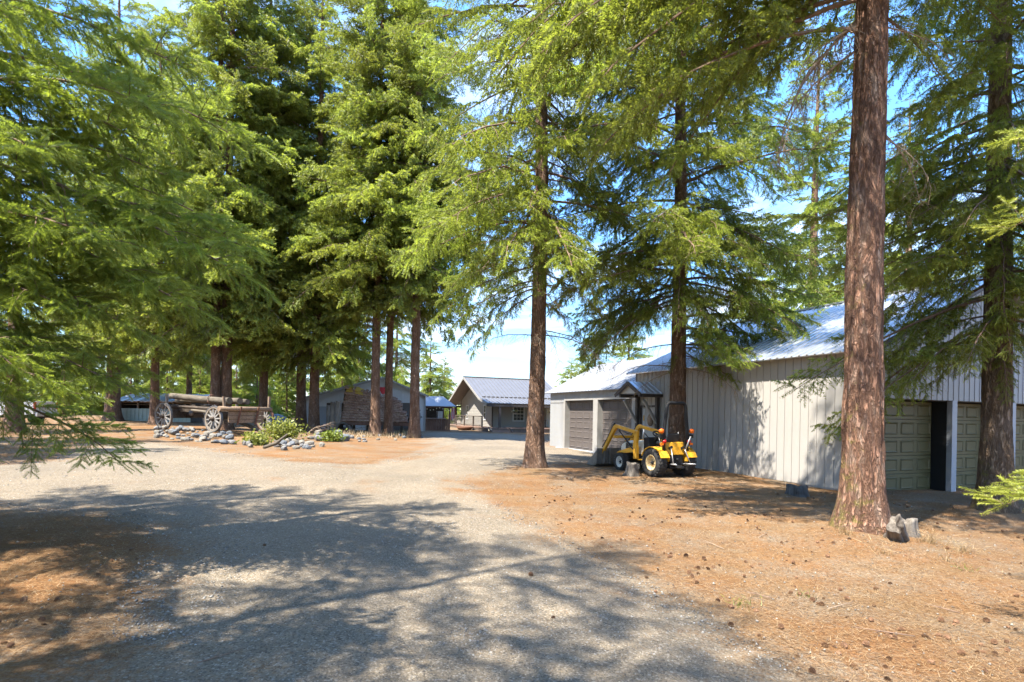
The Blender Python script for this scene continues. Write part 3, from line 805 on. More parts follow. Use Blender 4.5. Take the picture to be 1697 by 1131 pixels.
# the stand on the left, behind and beside the wagon
STAND = [  # px, depth, trunk radius, height, first boughs, reach, label
    (186, 40.0, 0.46, 33, 6.0, 5.2, 'thickest fir trunk of the left stand, beside the low tin-roofed shed'),
    (256, 36.5, 0.27, 28, 5.6, 4.4, 'leaning slim fir right before the pale green shed panels'),
    (312, 47.0, 0.24, 27, 6.2, 4.2, 'distant fir seen over the wagon logs'),
    (354, 31.0, 0.27, 31, 6.8, 4.6, 'left one of the close pair of firs behind the wagon'),
    (373, 31.4, 0.31, 32, 6.8, 4.6, 'right one of the close pair of firs behind the wagon'),
    (437, 34.0, 0.26, 30, 6.2, 4.6, 'fir behind the right end of the wagon, left of the blue tarp'),
    (498, 35.2, 0.31, 29, 5.6, 4.2, 'fir with low shaggy boughs in front of the lean-to, nearer the tarp'),
    (522, 34.0, 0.30, 31, 5.6, 4.4, 'fir with low shaggy boughs right beside the bark-roofed hut'),
    (621, 31.8, 0.27, 30, 8.8, 4.4, 'leftmost of three bare trunks in front of the bark roof'),
    (645, 33.0, 0.24, 30, 8.6, 4.2, 'slimmest middle one of three bare trunks in front of the bark roof'),
    (686, 31.5, 0.285, 31, 8.8, 4.6, 'rightmost darkest of three bare trunks, nearest the open drive'),
]
for q, (px, D, r0, H, zb, Lm, lab) in enumerate(STAND):
    x = xat(px, D)
    sp = None
    fir(lab, x, D, r0, H, zb, Lm + 0.3, 190, 200 + q, 'far', 'bark', 'firs of the stand by the wagon and hut', crown_kw=dict(shape=0.5),
        extra=[bough(zb - 0.6, a, Lm * 0.6, -18, i % 5, .6, 'far') for i, a in enumerate((200, 270, 320, 30))], lowdead=8, tint=0.6, na=26, nz=60, zdense=9, ridge=0.045)
fir('trunk at the far left edge half hidden by near boughs', xat(24, 24), 24.0, 0.30, 15, 3.2, 3.2, 60, 231, 'far', 'bark', tint=.5, lowdead=4, na=30, nz=50)
# foreground firs at the left, out of frame but for their boughs; they shade the drive
fir('near fir whose long needled boughs fill the left edge of the frame', -6.1, 5.1, 0.20, 11.5, 0.9, 3.7, 80, 301, 'near', 'bark', tint=.5, na=30, nz=40,
    crown_kw=dict(sparse=lambda z, yaw, r: z > 6.6 or (1.4 < yaw < 4.7)),
    extra=[bough(z, a, L_, p_, i % 3, t_, 'near') for i, (z, a, L_, p_, t_) in enumerate([
        (2.35, -2, 2.5, -6, .6), (2.5, -20, 2.4, -2, .65), (2.8, 6, 2.6, 2, .7), (2.3, 16, 2.2, -2, .6), (2.95, -4, 2.7, 0, .65), (3.1, 32, 2.7, 0, .6),
        (2.15, -12, 2.4, -4, .65), (3.45, -6, 2.6, 0, .7), (3.75, -20, 2.7, 0, .65), (4.2, 8, 2.7, 0, .7), (4.7, -2, 2.6, 0, .65), (2.6, 2, 2.2, 4, .65), (2.7, -10, 2.3, 0, .65), (3.3, 0, 3.1, 0, .7), (3.6, 12, 3.4, 0, .75), (3.2, -13, 2.8, 2, .65), (3.9, 4, 3.5, -2, .75), (4.4, -8, 3.1, 0, .7),
        (4.9, 14, 3.2, 0, .65), (5.4, 0, 3.0, 2, .6), (5.9, -14, 2.9, 3, .6), (4.1, 26, 2.9, 0, .7), (5.1, -26, 2.6, 0, .6)])])
fir('tall fir just outside the left of the frame shading the drive', -4.9, -1.3, 0.10, 15.5, 3.0, 3.3, 80, 302, 'mid', 'bark', tint=.45, na=24, nz=36)
fir('fir outside the left of the frame between two taller ones', -5.6, 0.9, 0.12, 15.5, 3.0, 3.0, 85, 308, 'mid', 'bark', tint=.45, crown_kw=dict(shape=0.55), na=20, nz=24)
fir('second fir outside the left of the frame', -10.8, 3.6, 0.25, 18, 2.5, 3.8, 90, 303, 'far', 'bark', tint=.45, na=24, nz=36)
fir('fir left of the frame throwing long streaks over the far litter', -17.8, 12.0, 0.25, 16, 4.0, 3.4, 70, 305, 'far', 'bark', tint=.5, na=20, nz=24)
fir('fir further left of the frame near the pickup', -21.5, 15.0, 0.25, 19, 4.0, 3.8, 80, 306, 'far', 'bark', tint=.5, na=20, nz=24)
# fresh green fir at the right, only its branch tips reach into the frame
fir('bright fresh fir whose tips poke in at the right edge', 5.75, 3.75, 0.09, 6.5, 0.5, 1.2, 20, 304, 'bright', 'bark', tint=.6, na=16, nz=20,
    crown_kw=dict(sparse=lambda z, yaw, r: (yaw < 1.2 or yaw > 5.0)),
    extra=[bough(1.66, 178, 2.05, -6, 0, .7, 'bright'), bough(1.5, 160, 1.9, -6, 1, .65, 'bright'), bough(3.95, 175, 2.05, 3, 0, .7, 'bright'), bough(3.75, 150, 1.8, -4, 1, .6, 'bright')])

# trees behind the buildings and far behind the yard
for q, (px, D, H_, R_, lab) in enumerate([(20, 52, 6, 2.6, 'low bushy young fir far left behind the pickup'), (105, 50, 6.5, 2.8, 'young fir right of the pickup'), (150, 52, 7, 2.8, 'young fir just left of the thick trunk'), (215, 54, 7.5, 3.0, 'young fir peeking over the left end of the tin roof'),
        (275, 52, 7, 3.0, 'young fir over the right end of the tin roof'), (330, 56, 8, 3.2, 'young fir behind the wagon logs'), (392, 54, 8, 3.2, 'young fir seen between pair trunks and the wagon stake'), (425, 50, 7, 2.8, 'young fir behind the wagon front'), (475, 56, 9, 3.4, 'young fir above the lean-to roof'), (565, 58, 10, 3.6, 'young fir behind the shop roof left')]):
    fir(lab, xat(px, D), D, 0.10, H_, 0.2, R_, 80, 500 + q, 'far', 'bark', 'young firs along the back of the yard', tint=0.9, na=12, nz=14)
BACK = [  # px, depth, height, radius, seed, label
    (-60, 62, 22, 4.5, 'background fir beyond the left edge of the yard'),
    (70, 56, 15, 4.2, 'bushy bright fir behind the white pickup'),
    (128, 60, 20, 4.4, 'bright background fir left of the thick trunk'),
    (225, 66, 22, 4.6, 'background fir above the tin-roofed shed'),
    (300, 60, 15, 4.0, 'bushy background fir just over the shed roof end'),
    (345, 70, 24, 4.6, 'background fir behind the close pair of trunks'),
    (405, 58, 14, 4.0, 'bushy fir in the gap right of the close pair of trunks'),
    (460, 72, 24, 4.8, 'tall background fir above the blue tarp'),
    (545, 66, 20, 4.6, 'background fir above the bark-roofed hut'),
    (590, 62, 16, 4.4, 'sunlit fir behind the left roof slope of the grey shop'),
    (655, 66, 17, 4.4, 'sunlit fir behind the ridge of the grey shop'),
    (712, 60, 10.5, 3.4, 'bright yellow-green tree behind the bar pavilion'),
    (735, 68, 8.5, 3.0, 'small tree between pavilion and house gable'),
    (945, 62, 8.2, 3.2, 'small fir left above the two-bay garage roof'),
    (985, 50, 10.5, 3.6, 'yellowish fir behind the two-bay garage ridge'),
    (1040, 54, 13, 3.8, 'fir behind the ridge of the two-bay garage, right side'),
    (1240, 40, 15, 4.2, 'fir behind the big garage roof, seen past the drooping bough'),
    (1345, 28, 22, 4.6, 'fir behind the big garage next to the massive trunk'),
    (1500, 30, 20, 4.4, 'fir behind the garage gable peak'),
    (1640, 36, 18, 4.6, 'bright fir behind the garage at the right edge'),
    (1745, 30, 17, 4.4, 'fir beyond the right edge of the frame behind the garage'),
]
for q, (px, D, H, R, lab) in enumerate(BACK):
    x = xat(px, D)
    fir(lab, x, D, 0.10 + 0.009 * H, H, 0.9 if H < 17 else 1.6, R, 140, 400 + q, 'far', 'bark', 'background trees behind the yard', tint=0.85, na=14, nz=20)
# ------------------------------------------------------------------ buildings
TH = atan2(0.386, 0.9226)                          # all buildings stand square to each other
EX = Vector((cos(TH), sin(TH), 0)); EY = Vector((-sin(TH), cos(TH), 0))

def panel_mesh(w, h0, h1, depth=0.03, rib=0.014):
    """one steel cladding strip: flat with a raised standing rib on one edge; local x across, z up, face at y=-depth"""
    m = MB()
    def slab(x0, x1, y0, y1):
        za = h0 + (h1 - h0) * x0 / w; zb = h0 + (h1 - h0) * x1 / w
        m.add([(x0, y0, 0), (x1, y0, 0), (x1, y1, 0), (x0, y1, 0), (x0, y0, za), (x1, y0, zb), (x1, y1, zb), (x0, y1, za)],
              [(0, 3, 2, 1), (4, 5, 6, 7), (0, 1, 5, 4), (1, 2, 6, 5), (2, 3, 7, 6), (3, 0, 4, 7)])
    slab(0, w - 0.006, -depth * 0.45, 0)
    slab(w - 0.036, w - 0.010, -depth * 0.45 - rib, -depth * 0.45 - 0.0005)
    return m
def cladding(parent, mat, p0, ang, width, pitch, z0, top, holes=(), name='siding_panel'):
    """row of cladding strips as parts: along local x from p0 at angle ang; top(x) gives the wall height; holes = (x0,x1,z0,z1)"""
    n = int(round(width / pitch)); w = width / n; cache = {}
    for i in range(n):
        x0 = i * w; xm = x0 + w / 2
        segs = [(z0, None)]
        for (a, b, ha, hb) in holes:
            if a - w * 0.3 < xm < b + w * 0.3: segs = [(hb, None)] if ha <= z0 + 0.01 else [(z0, ha), (hb, None)]
        for (za, zb) in segs:
            h0 = (top(x0) - za) if zb is None else zb - za
            h1 = (top(x0 + w) - za) if zb is None else zb - za
            if min(h0, h1) <= 0.02: continue
            key = (round(w, 4), round(h0, 3), round(h1, 3))
            if key not in cache: cache[key] = panel_mesh(w, h0, h1).mesh(name, mat)
            o = put(name, cache[key], parent, (p0[0] + cos(ang) * x0, p0[1] + sin(ang) * x0, za), ang)

def ribbed_roof(parent, mat, name, y0, y1, xe, ze, xr, zr, pitch=0.23, rib=0.03, th=0.03):
    """sloping sheet from eave (xe,ze) to ridge (xr,zr), running from y0 to y1, with raised ribs down the slope"""
    m = MB(); up = Vector((-(zr - ze), 0, xr - xe)).normalized()
    if up.z < 0: up = -up
    a = Vector((xe, 0, ze)); b = Vector((xr, 0, zr))
    def slab(ya, yb, t0, t1):
        v = []
        for p in (a, b):
            for yy in (ya, yb):
                for t in (t0, t1): v.append(p + up * t + Vector((0, yy, 0)))
        m.add(v, [(0, 1, 3, 2), (4, 6, 7, 5), (0, 4, 5, 1), (2, 3, 7, 6), (0, 2, 6, 4), (1, 5, 7, 3)])
    slab(y0, y1, 0, th)
    n = max(2, int((y1 - y0) / pitch))
    for i in range(n + 1):
        y = y0 + 0.02 + (y1 - y0 - 0.04) * i / n
        v = []
        for p in (a, b):
            for (dy, t) in ((-0.032, th + 0.001), (-0.014, th + rib), (0.014, th + rib), (0.032, th + 0.001)):
                v.append(p + up * t + Vector((0, y + dy, 0)))
        m.add(v, [(0, 1, 5, 4), (1, 2, 6, 5), (2, 3, 7, 6), (0, 4, 7, 3), (0, 3, 2, 1), (4, 5, 6, 7)])
    return m.build(name, mat, parent)

def garage_door(parent, mat, x0, y0, z0, w, h, ang, rows=5, cols=4, depth=0.05):
    """sectional door: leaf with sections and raised panels; local x across, outward face towards -y"""
    m = MB(); sh = h / rows
    for r in range(rows):
        m.box(0.004, w - 0.004, 0, depth, r * sh + 0.004, (r + 1) * sh - 0.004)
    d = m.build('garage_door', mat, parent, (x0, y0, z0), ang, 0.004)
    pm = MB(); cw = w / cols; a, b = cw * 0.80, sh * 0.66
    # frame round a dished panel
    o = [(-a / 2, -b / 2), (a / 2, -b / 2), (a / 2, b / 2), (-a / 2, b / 2)]
    i1 = [(x * (1 - 0.10), z * (1 - 0.14)) for x, z in o]; i2 = [(x * (1 - 0.20), z * (1 - 0.30)) for x, z in o]
    V = [(x, -0.002, z) for x, z in o] + [(x, -0.026, z) for x, z in i1] + [(x, -0.010, z) for x, z in i2]
    F = []
    for L in (0, 4):
        for k in range(4): F.append((L + k, L + (k + 1) % 4, L + 4 + (k + 1) % 4, L + 4 + k))
    F.append((8, 9, 10, 11)); pm.add(V, F)
    me = pm.mesh('panel', mat)
    for r in range(rows):
        for c in range(cols):
            put('panel', me, d, ((c + 0.5) * cw, 0, (r + 0.5) * sh))
    return d

def flat_board(parent, mat, name, *boxes, bevel=0.0):
    m = MB()
    for b in boxes: m.box(*b)
    return m.build(name, mat, parent, bevel=bevel)

# ---- big garage
GZ = -0.12
G = thing('metal_garage', 'long taupe steel-sided garage with bare tin roof at right', 'garage', (8.42, 12.98, GZ), TH)
GL, GW, GE, GP = 9.13, 10.0, 3.46, 0.45
GR = GE + GP * GW / 2
# side wall (plane x=0): strips run along +y ; panel local x must run along wall with face outward (-x)
flat_board(G, M['siding'], 'side_wall', (0.012, 0.14, 0.02, GL, -0.4, GE - 0.05))
cladding(G, M['siding'], (0.0, GL, 0), -pi / 2, GL, 0.245, 0.0, lambda x: GE + 0.02, holes=[(GL - 8.78, GL - 7.86, 0.0, 2.06)])
# door end (plane y=0)
FZ = -0.16
bays = [(0.66, 3.40), (3.61, 6.15), (6.36, 9.10)]
DH = 2.42
gtop = lambda x: GE + GP * (GW / 2 - abs(x - GW / 2)) + 0.0
cladding(G, M['siding_pale'], (0, 0, 0), 0.0, GW, 0.23, DH + FZ + 0.02, gtop)
m = MB(); m.prism([(0.02, DH + FZ + 0.03), (GW - 0.02, DH + FZ + 0.03), (GW - 0.02, GE - 0.08), (GW / 2, GR - 0.1), (0.02, GE - 0.08)], 'Y', 0.015, 0.14); m.build('gable_wall', M['siding_pale'], G)
flat_board(G, M['trim_cool'], 'corner_post', (0.0, bays[0][0], -0.012, 0.6, FZ - 0.3, DH + FZ))
for a, b in ((3.40, 3.61), (6.15, 6.36), (9.10, 10.0)):
    flat_board(G, M['trim_cool'], 'bay_post', (a, b, -0.03, 0.10, FZ - 0.3, DH + FZ + 0.018))
    flat_board(G, M['black'], 'bay_side', (a - 0.004, b + 0.004, 0.101, 0.75, FZ - 0.3, DH + FZ))
flat_board(G, M['dark_trim'], 'bay_head', (0.66, 9.1, 0.02, 0.74, DH + FZ, DH + FZ + 0.03))
for a, b in bays:
    garage_door(G, M['door_olive'], a + 0.02, 0.46, FZ + 0.02, b - a - 0.04, DH - 0.04, 0.0)
flat_board(G, M['concrete'], 'slab', (-0.02, GW, -0.10, GL, FZ - 0.5, FZ + 0.01))
ribbed_roof(G, M['rooftin'], 'roof_slope', -0.32, GL + 0.25, -0.32, GE - 0.32 * GP + 0.03, GW / 2, GR + 0.03)
ribbed_roof(G, M['rooftin'], 'roof_slope', -0.32, GL + 0.25, GW + 0.24, GE - 0.24 * GP + 0.03, GW / 2, GR + 0.03)
flat_board(G, M['rooftin'], 'ridge_cap', (GW / 2 - 0.16, GW / 2 + 0.16, -0.34, GL + 0.27, GR + 0.035, GR + 0.09))
m = MB()
for sx in (0, 1):
    a = (-0.25 if not sx else GW + 0.25, -0.335, GE - 0.25 * GP - 0.03); b = (GW / 2, -0.335, GR - 0.03)
    m.bar(a, b, 0.03, 0.15)
m.build('rake_trim', M['dark_trim'], G)
flat_board(G, M['siding'], 'far_wall', (GW - 0.1, GW, 0.03, GL, -0.4, GE), (0.15, GW - 0.11, GL - 0.12, GL - 0.002, -0.4, GE - 0.02))
m = MB(); m.prism([(0.13, GE - 0.03), (GW - 0.13, GE - 0.03), (GW / 2, GR - 0.12)], 'Y', GL - 0.10, GL - 0.02); m.build('rear_gable', M['siding'], G)
flat_board(G, M['trim'], 'corner_trim', (-0.045, 0.08, GL - 0.03, GL + 0.02, -0.1, GE - 0.06))
# entrance door in the side wall with its little gabled hood
D0, D1 = 7.88, 8.76
flat_board(G, M['dark_trim'], 'door_frame', (-0.02, 0.10, D0 - 0.08, D0, 0.0, 2.14), (-0.02, 0.10, D1, D1 + 0.08, 0.0, 2.14), (-0.02, 0.10, D0 + 0.001, D1 - 0.001, 2.06, 2.14))
dd = flat_board(G, M['black'], 'entrance_door', (0.02, 0.07, D0 + 0.002, D1 - 0.002, 0.0, 2.055))
flat_board(dd, M['white'], 'glass_edge', (-0.005, 0.019, D1 - 0.17, D1 - 0.10, 0.1, 2.0))
flat_board(dd, M['yellow'], 'sticker', (-0.010, -0.006, D1 - 0.165, D1 - 0.105, 1.55, 1.75))
HY0, HY1 = 7.55, 9.05
hm = (HY0 + HY1) / 2
for y in (HY0 + 0.14, HY1 - 0.14):
    flat_board(G, M['dark_trim'], 'hood_post', (-0.17, -0.05, y - 0.06, y + 0.06, 1.10, 2.42))
    m = MB(); m.bar((-0.12, y, 1.45), (-0.72, y, 2.32), 0.09, 0.09); m.build('hood_brace', M['trim'], G)
    flat_board(G, M['dark_trim'], 'hood_beam', (-0.92, -0.05, y - 0.055, y + 0.055, 2.425, 2.55))
m = MB(); m.prism([(HY0 + 0.02, 2.56), (HY1 - 0.02, 2.56), (hm, 2.93)], 'X', -0.90, -0.86); m.build('hood_gable', M['siding'], G)
for s in (-1, 1):
    m = MB(); ye = HY0 - 0.06 if s < 0 else HY1 + 0.06
    a = Vector((0, ye, 2.52)); b = Vector((0, hm, 2.98)); nrm = Vector((0, -(b.z - a.z) * (1 if s < 0 else -1), abs(b.y - a.y))).normalized()
    v = []
    for p in (a, b):
        for xx in (-1.0, -0.03):
            for t in (0, 0.03): v.append(p + Vector((xx, 0, 0)) + nrm * t)
    m.add(v, [(0, 1, 3, 2), (4, 6, 7, 5), (0, 4, 5, 1), (2, 3, 7, 6), (0, 2, 6, 4), (1, 5, 7, 3)])
    for k in range(5):
        xx = -0.98 + k * 0.23
        m.bar(a + nrm * 0.045 + Vector((xx, 0, 0)), b + nrm * 0.045 + Vector((xx, 0, 0)), 0.03, 0.025)
    m.build('hood_roof', M['rooftin'], G)
    m = MB(); m.bar(a + Vector((-1.02, 0, -0.03)), b + Vector((-1.02, 0, -0.03)), 0.03, 0.13); m.build('hood_fascia', M['dark_trim'], G)
flat_board(G, M['dark_trim'], 'hood_edge', (-1.0, -0.03, HY0 - 0.075, HY0 - 0.05, 2.42, 2.53))

# ---- two-bay garage wing
W = thing('garage_wing', 'two-bay garage with pale corrugated walls and two recessed taupe doors', 'garage', (8.42 + EY.x * (GL + 0.02), 12.98 + EY.y * (GL + 0.02), -0.03), TH)
WL, WW, WE, WR = 7.5, 6.3, 2.77, 4.35
wb = [(0.24, 2.80), (3.18, 5.82)]
WH = 2.32
def corrugated(parent, mat, name, y0, y1, z0, z1, pitch=0.115):
    m = MB(); n = int((y1 - y0) / pitch); v = []; f = []
    for i in range(n):
        a = y0 + i * pitch
        for (dy, dx) in ((0, 0), (pitch * 0.55, 0), (pitch * 0.65, -0.022), (pitch * 0.9, -0.022)):
            v += [(dx, a + dy, z0), (dx, a + dy, z1)]
    v += [(0, y1, z0), (0, y1, z1)]
    for i in range(len(v) // 2 - 1): f.append((2 * i, 2 * i + 2, 2 * i + 3, 2 * i + 1))
    m.add(v, f)
    return m.build(name, mat, parent)
corrugated(W, M['siding_pale'], 'corrugated_wall', 5.94, WL, -0.3, WE - 0.02)
corrugated(W, M['siding_pale'], 'header_wall', 0.0, 5.94, WH + 0.14, WE - 0.02)
flat_board(W, M['trim'], 'header_trim', (-0.03, 0.08, 0.02, 5.96, WH, WH + 0.139))
for a, b in ((0.02, 0.24), (2.80, 3.18), (5.82, 5.98)):
    flat_board(W, M['trim'], 'door_pillar', (-0.035, 0.30, a, b, -0.3, WH - 0.001))
flat_board(W, M['dark_trim'], 'z_trim', (-0.03, -0.023, 5.99, WL, 2.22, 2.235))
for a, b in wb:
    garage_door(W, M['door_taupe'], 0.24, b - 0.005, 0.0, b - a - 0.01, WH - 0.005, -pi / 2)
flat_board(W, M['siding_pale'], 'end_wall', (0.03, WW, WL - 0.1, WL - 0.005, -0.3, WE - 0.03), (WW - 0.1, WW, 0.0, WL - 0.11, -0.3, WE - 0.03), (0.31, WW - 0.11, 0.0, 0.1, -0.3, WE - 0.03))
m = MB(); m.prism([(0.03, WE - 0.025), (WW, WE - 0.025), (WW / 2, WR - 0.08)], 'Y', WL - 0.1, WL - 0.01); m.build('gable_wall', M['siding_pale'], W)
sl = (WR - WE) / (WW / 2)
ribbed_roof(W, M['roofpale'], 'roof_slope', -0.30, WL + 0.3, -0.2, WE - 0.2 * sl + 0.03, WW / 2, WR + 0.03, 0.3, 0.02)
ribbed_roof(W, M['roofpale'], 'roof_slope', -0.30, WL + 0.3, WW + 0.2, WE - 0.2 * sl + 0.03, WW / 2, WR + 0.03, 0.3, 0.02)
flat_board(W, M['concrete'], 'slab', (-0.4, WW, 0.0, WL, -0.5, -0.012))
m = MB(); m.lathe([(0.0, 0), (0.09, 0), (0.09, 0.45), (0.0, 0.45)], 10, 'Z'); m.lathe([(0.0, 0.46), (0.17, 0.46), (0.17, 0.50), (0.02, 0.60)], 10, 'Z')
m.build('roof_vent', M['trim'], W, (WW / 2 + 0.5, WL - 1.2, WR - 0.35))

# ---- house
HZ = slope_z(-1.5)
HO = Vector((-1.5, 45.0, 0)) + EX * 0.6
H = thing('house', 'grey-roofed house with lap siding, flared gable and covered porch', 'house', (HO.x, HO.y, HZ + 0.02), TH)
HL = 6.6
prof = [(0.0, 2.30), (2.0, 2.80), (6.45, 4.80), (10.9, 2.80), (12.9, 2.30)]
def prof_z(y, off=0.0):
    for (a, za), (b, zb) in zip(prof[:-1], prof[1:]):
        if a <= y <= b: return za + (zb - za) * (y - a) / (b - a) + off
    return 0
FL = 0.36
# lap boards of the gable wall and the porch wall
m = MB(); z = FL; lap = 0.145
while z < 4.6:
    y0, y1 = 2.0, 10.9
    if z + lap > 2.68:
        zz = z + lap + 0.1
        dy = (zz - 2.80) / (2.0 / 4.45)
        y0, y1 = 2.0 + max(0, dy), 10.9 - max(0, dy)
    if y1 - y0 < 0.2: break
    v = [(-0.022, y0, z), (-0.022, y1, z), (0.0, y1, z), (0.0, y0, z), (-0.004, y0, z + lap), (-0.004, y1, z + lap), (0.0, y1, z + lap), (0.0, y0, z + lap)]
    m.add(v, [(0, 3, 2, 1), (4, 5, 6, 7), (0, 1, 5, 4), (1, 2, 6, 5), (2, 3, 7, 6), (3, 0, 4, 7)])
    z += lap
m.build('gable_siding', M['lap'], H)
m = MB(); z = FL
while z < 2.6:
    m.add([(0, 1.978, z), (HL, 1.978, z), (HL, 2.0, z), (0, 2.0, z), (0, 1.996, z + lap), (HL, 1.996, z + lap), (HL, 2.0, z + lap), (0, 2.0, z + lap)],
          [(0, 3, 2, 1), (4, 5, 6, 7), (0, 1, 5, 4), (1, 2, 6, 5), (2, 3, 7, 6), (3, 0, 4, 7)])
    z += lap
m.build('porch_siding', M['lap'], H)
m = MB(); m.prism([(2.003, -0.3), (10.9, -0.3), (10.9, 2.72), (6.45, 4.68), (2.003, 2.72)], 'X', 0.003, HL); m.build('body', M['lap'], H)
flat_board(H, M['dark_trim'], 'corner_trim', (-0.035, 0.06, 1.94, 2.05, FL - 0.2, 2.76), (-0.035, 0.06, 10.86, 10.96, FL - 0.2, 2.76))
# roof: four planes with ribs, wide front overhang
def roof_plane(p, q, name):
    m = MB(); a = Vector((0, p[0], p[1])); b = Vector((0, q[0], q[1])); d = (b - a)
    nrm = Vector((0, -d.z, d.y)).normalized()
    if nrm.z < 0: nrm = -nrm
    v = []
    for pt in (a, b):
        for xx in (-1.25, HL + 0.6):
            for t in (0.03, 0.09): v.append(pt + Vector((xx, 0, 0)) + nrm * t)
    m.add(v, [(0, 1, 3, 2), (4, 6, 7, 5), (0, 4, 5, 1), (2, 3, 7, 6), (0, 2, 6, 4), (1, 5, 7, 3)])
    for k in range(int((HL + 1.7) / 0.36)):
        xx = -1.2 + k * 0.36
        m.bar(a + nrm * 0.105 + Vector((xx, 0, 0)), b + nrm * 0.105 + Vector((xx, 0, 0)), 0.04, 0.028, up=nrm)
    return m.build(name, M['roofgrey'], H)
for i in range(4): roof_plane(prof[i], prof[i + 1], 'roof_slope')
m = MB()
for k in range(18): m.box(-0.9 + k * 0.42, -0.62 + k * 0.42, 2.0, 2.16, 2.93, 2.99)
m.build('snow_guard', M['dark_trim'], H)
flat_board(H, M['dark_trim'], 'ridge_cap', (-1.27, HL + 0.6, 6.33, 6.57, 4.88, 4.95))
m = MB()
for (p, q) in zip(prof[:-1], prof[1:]): m.bar((-1.265, p[0], p[1] - 0.01), (-1.265, q[0], q[1] - 0.01), 0.03, 0.20)
m.build('bargeboard', M['trim'], H)
m = MB()
for (p, q) in zip(prof[:-1], prof[1:]): m.bar((-0.63, p[0], p[1] - 0.02), (-0.63, q[0], q[1] - 0.02), 1.22, 0.03)
m.build('soffit', M['rail'], H)
flat_board(H, M['dark_trim'], 'eave_beam', (-1.2, HL, -0.02, 0.14, 2.10, 2.27), (-1.2, HL, 12.76, 12.92, 2.10, 2.27))
for xx in (-0.05, 3.3, 6.5):
    flat_board(H, M['dark_trim'], 'porch_post', (xx - 0.09, xx + 0.09, 0.0, 0.18, FL - 0.02, 2.099))
flat_board(H, M['dark_trim'], 'porch_post', (-0.09, 0.09, 12.72, 12.9, FL - 0.02, 2.099))
flat_board(H, M['deck'], 'porch_floor', (-0.2, HL, -0.05, 1.975, FL - 0.1, FL - 0.02), (-1.15, -0.21, 0.0, 12.3, FL - 0.1, FL - 0.021))
flat_board(H, M['rail'], 'porch_skirt', (-0.15, HL, 0.0, 0.05, -0.2, FL - 0.101), (-1.12, -1.07, 0.0, 12.25, -0.2, FL - 0.101))
def window(parent, face, a0, a1, z0, z1, rows, cols):
    """face 'X': in the gable wall, 'Y': in the porch wall"""
    def B(m, p0, p1, za, zb, d0, d1):
        if face == 'X': m.box(-d1, -d0, p0, p1, za, zb)
        else: m.box(p0, p1, 1.978 - d1, 1.978 - d0, za, zb)
    m = MB(); f = 0.09
    B(m, a0 - f, a0, z0 - f, z1 + f, 0.022, 0.06); B(m, a1, a1 + f, z0 - f, z1 + f, 0.022, 0.06)
    B(m, a0, a1, z0 - f, z0, 0.022, 0.06); B(m, a0, a1, z1, z1 + f, 0.022, 0.06); zc = (z0 + z1) / 2
    B(m, a0, a1, zc - 0.03, zc + 0.03, 0.022, 0.055)
    w = m.build('window', M['white'], parent)
    m = MB(); B(m, a0, a1, z0, zc - 0.031, 0.022, 0.030); m.build('pane', M['glass'], w)
    m = MB(); B(m, a0, a1, zc + 0.031, z1, 0.022, 0.030); m.build('pane', M['glass'], w)
    m = MB()
    for r in range(1, rows):
        for (za, zb) in ((z0, zc), (zc, z1)):
            zz = za + (zb - za) * r / rows; B(m, a0, a1, zz - 0.012, zz + 0.012, 0.031, 0.040)
    for c in range(1, cols):
        aa = a0 + (a1 - a0) * c / cols; B(m, aa - 0.012, aa + 0.012, z0, z1, 0.0405, 0.046)
    m.build('glazing_bars', M['white'], w)
window(H, 'X', 3.55, 4.05, 1.0, 2.2, 2, 2)
window(H, 'X', 8.6, 9.1, 1.0, 2.2, 2, 2)
window(H, 'Y', 2.0, 2.95, 0.95, 2.1, 2, 3)
flat_board(H, M['white'], 'porch_door', (5.2, 6.1, 1.93, 1.975, FL, 2.1))
# deck railing before the gable
for yy in (1.65, 4.0, 6.6, 9.2, 11.8): flat_board(H, M['rail'], 'rail_post', (-1.10, -0.98, yy - 0.06, yy + 0.06, FL - 0.02, 1.25))
flat_board(H, M['rail'], 'hand_rail', (-1.12, -0.96, 1.59, 11.9, 1.251, 1.30))
flat_board(H, M['rail'], 'low_rail', (-1.07, -1.01, 1.72, 11.8, FL + 0.08, FL + 0.13))
m = MB()
for k in range(46): y = 1.75 + k * 0.218; m.box(-1.046, -1.034, y, y + 0.012, FL + 0.13, 1.25)
for k in range(5): m.box(-1.049, -1.037, 1.72, 11.8, FL + 0.25 + k * 0.15, FL + 0.262 + k * 0.15)
m.build('wire_mesh', M['iron'], H)
for k in range(2): flat_board(H, M['deck'], 'step', (-1.0, 0.7, -0.66 + k * 0.3, -0.37 + k * 0.3, -0.2, 0.08 + k * 0.12))
for xx in (-1.05, 0.75):
    m = MB(); m.bar((xx, -0.85, -0.02), (xx, -0.06, 0.36), 0.05, 0.16); m.build('stair_stringer', M['rail'], H)

# ---- shop with lean-to
SO = Vector((xat(704, 41.7), 41.7, 0)); SZ = slope_z(SO.x) + 0.0
S = thing('metal_shop', 'light grey steel shop with low gable and lean-to behind the bark hut', 'shop', (SO.x, SO.y, SZ), TH)
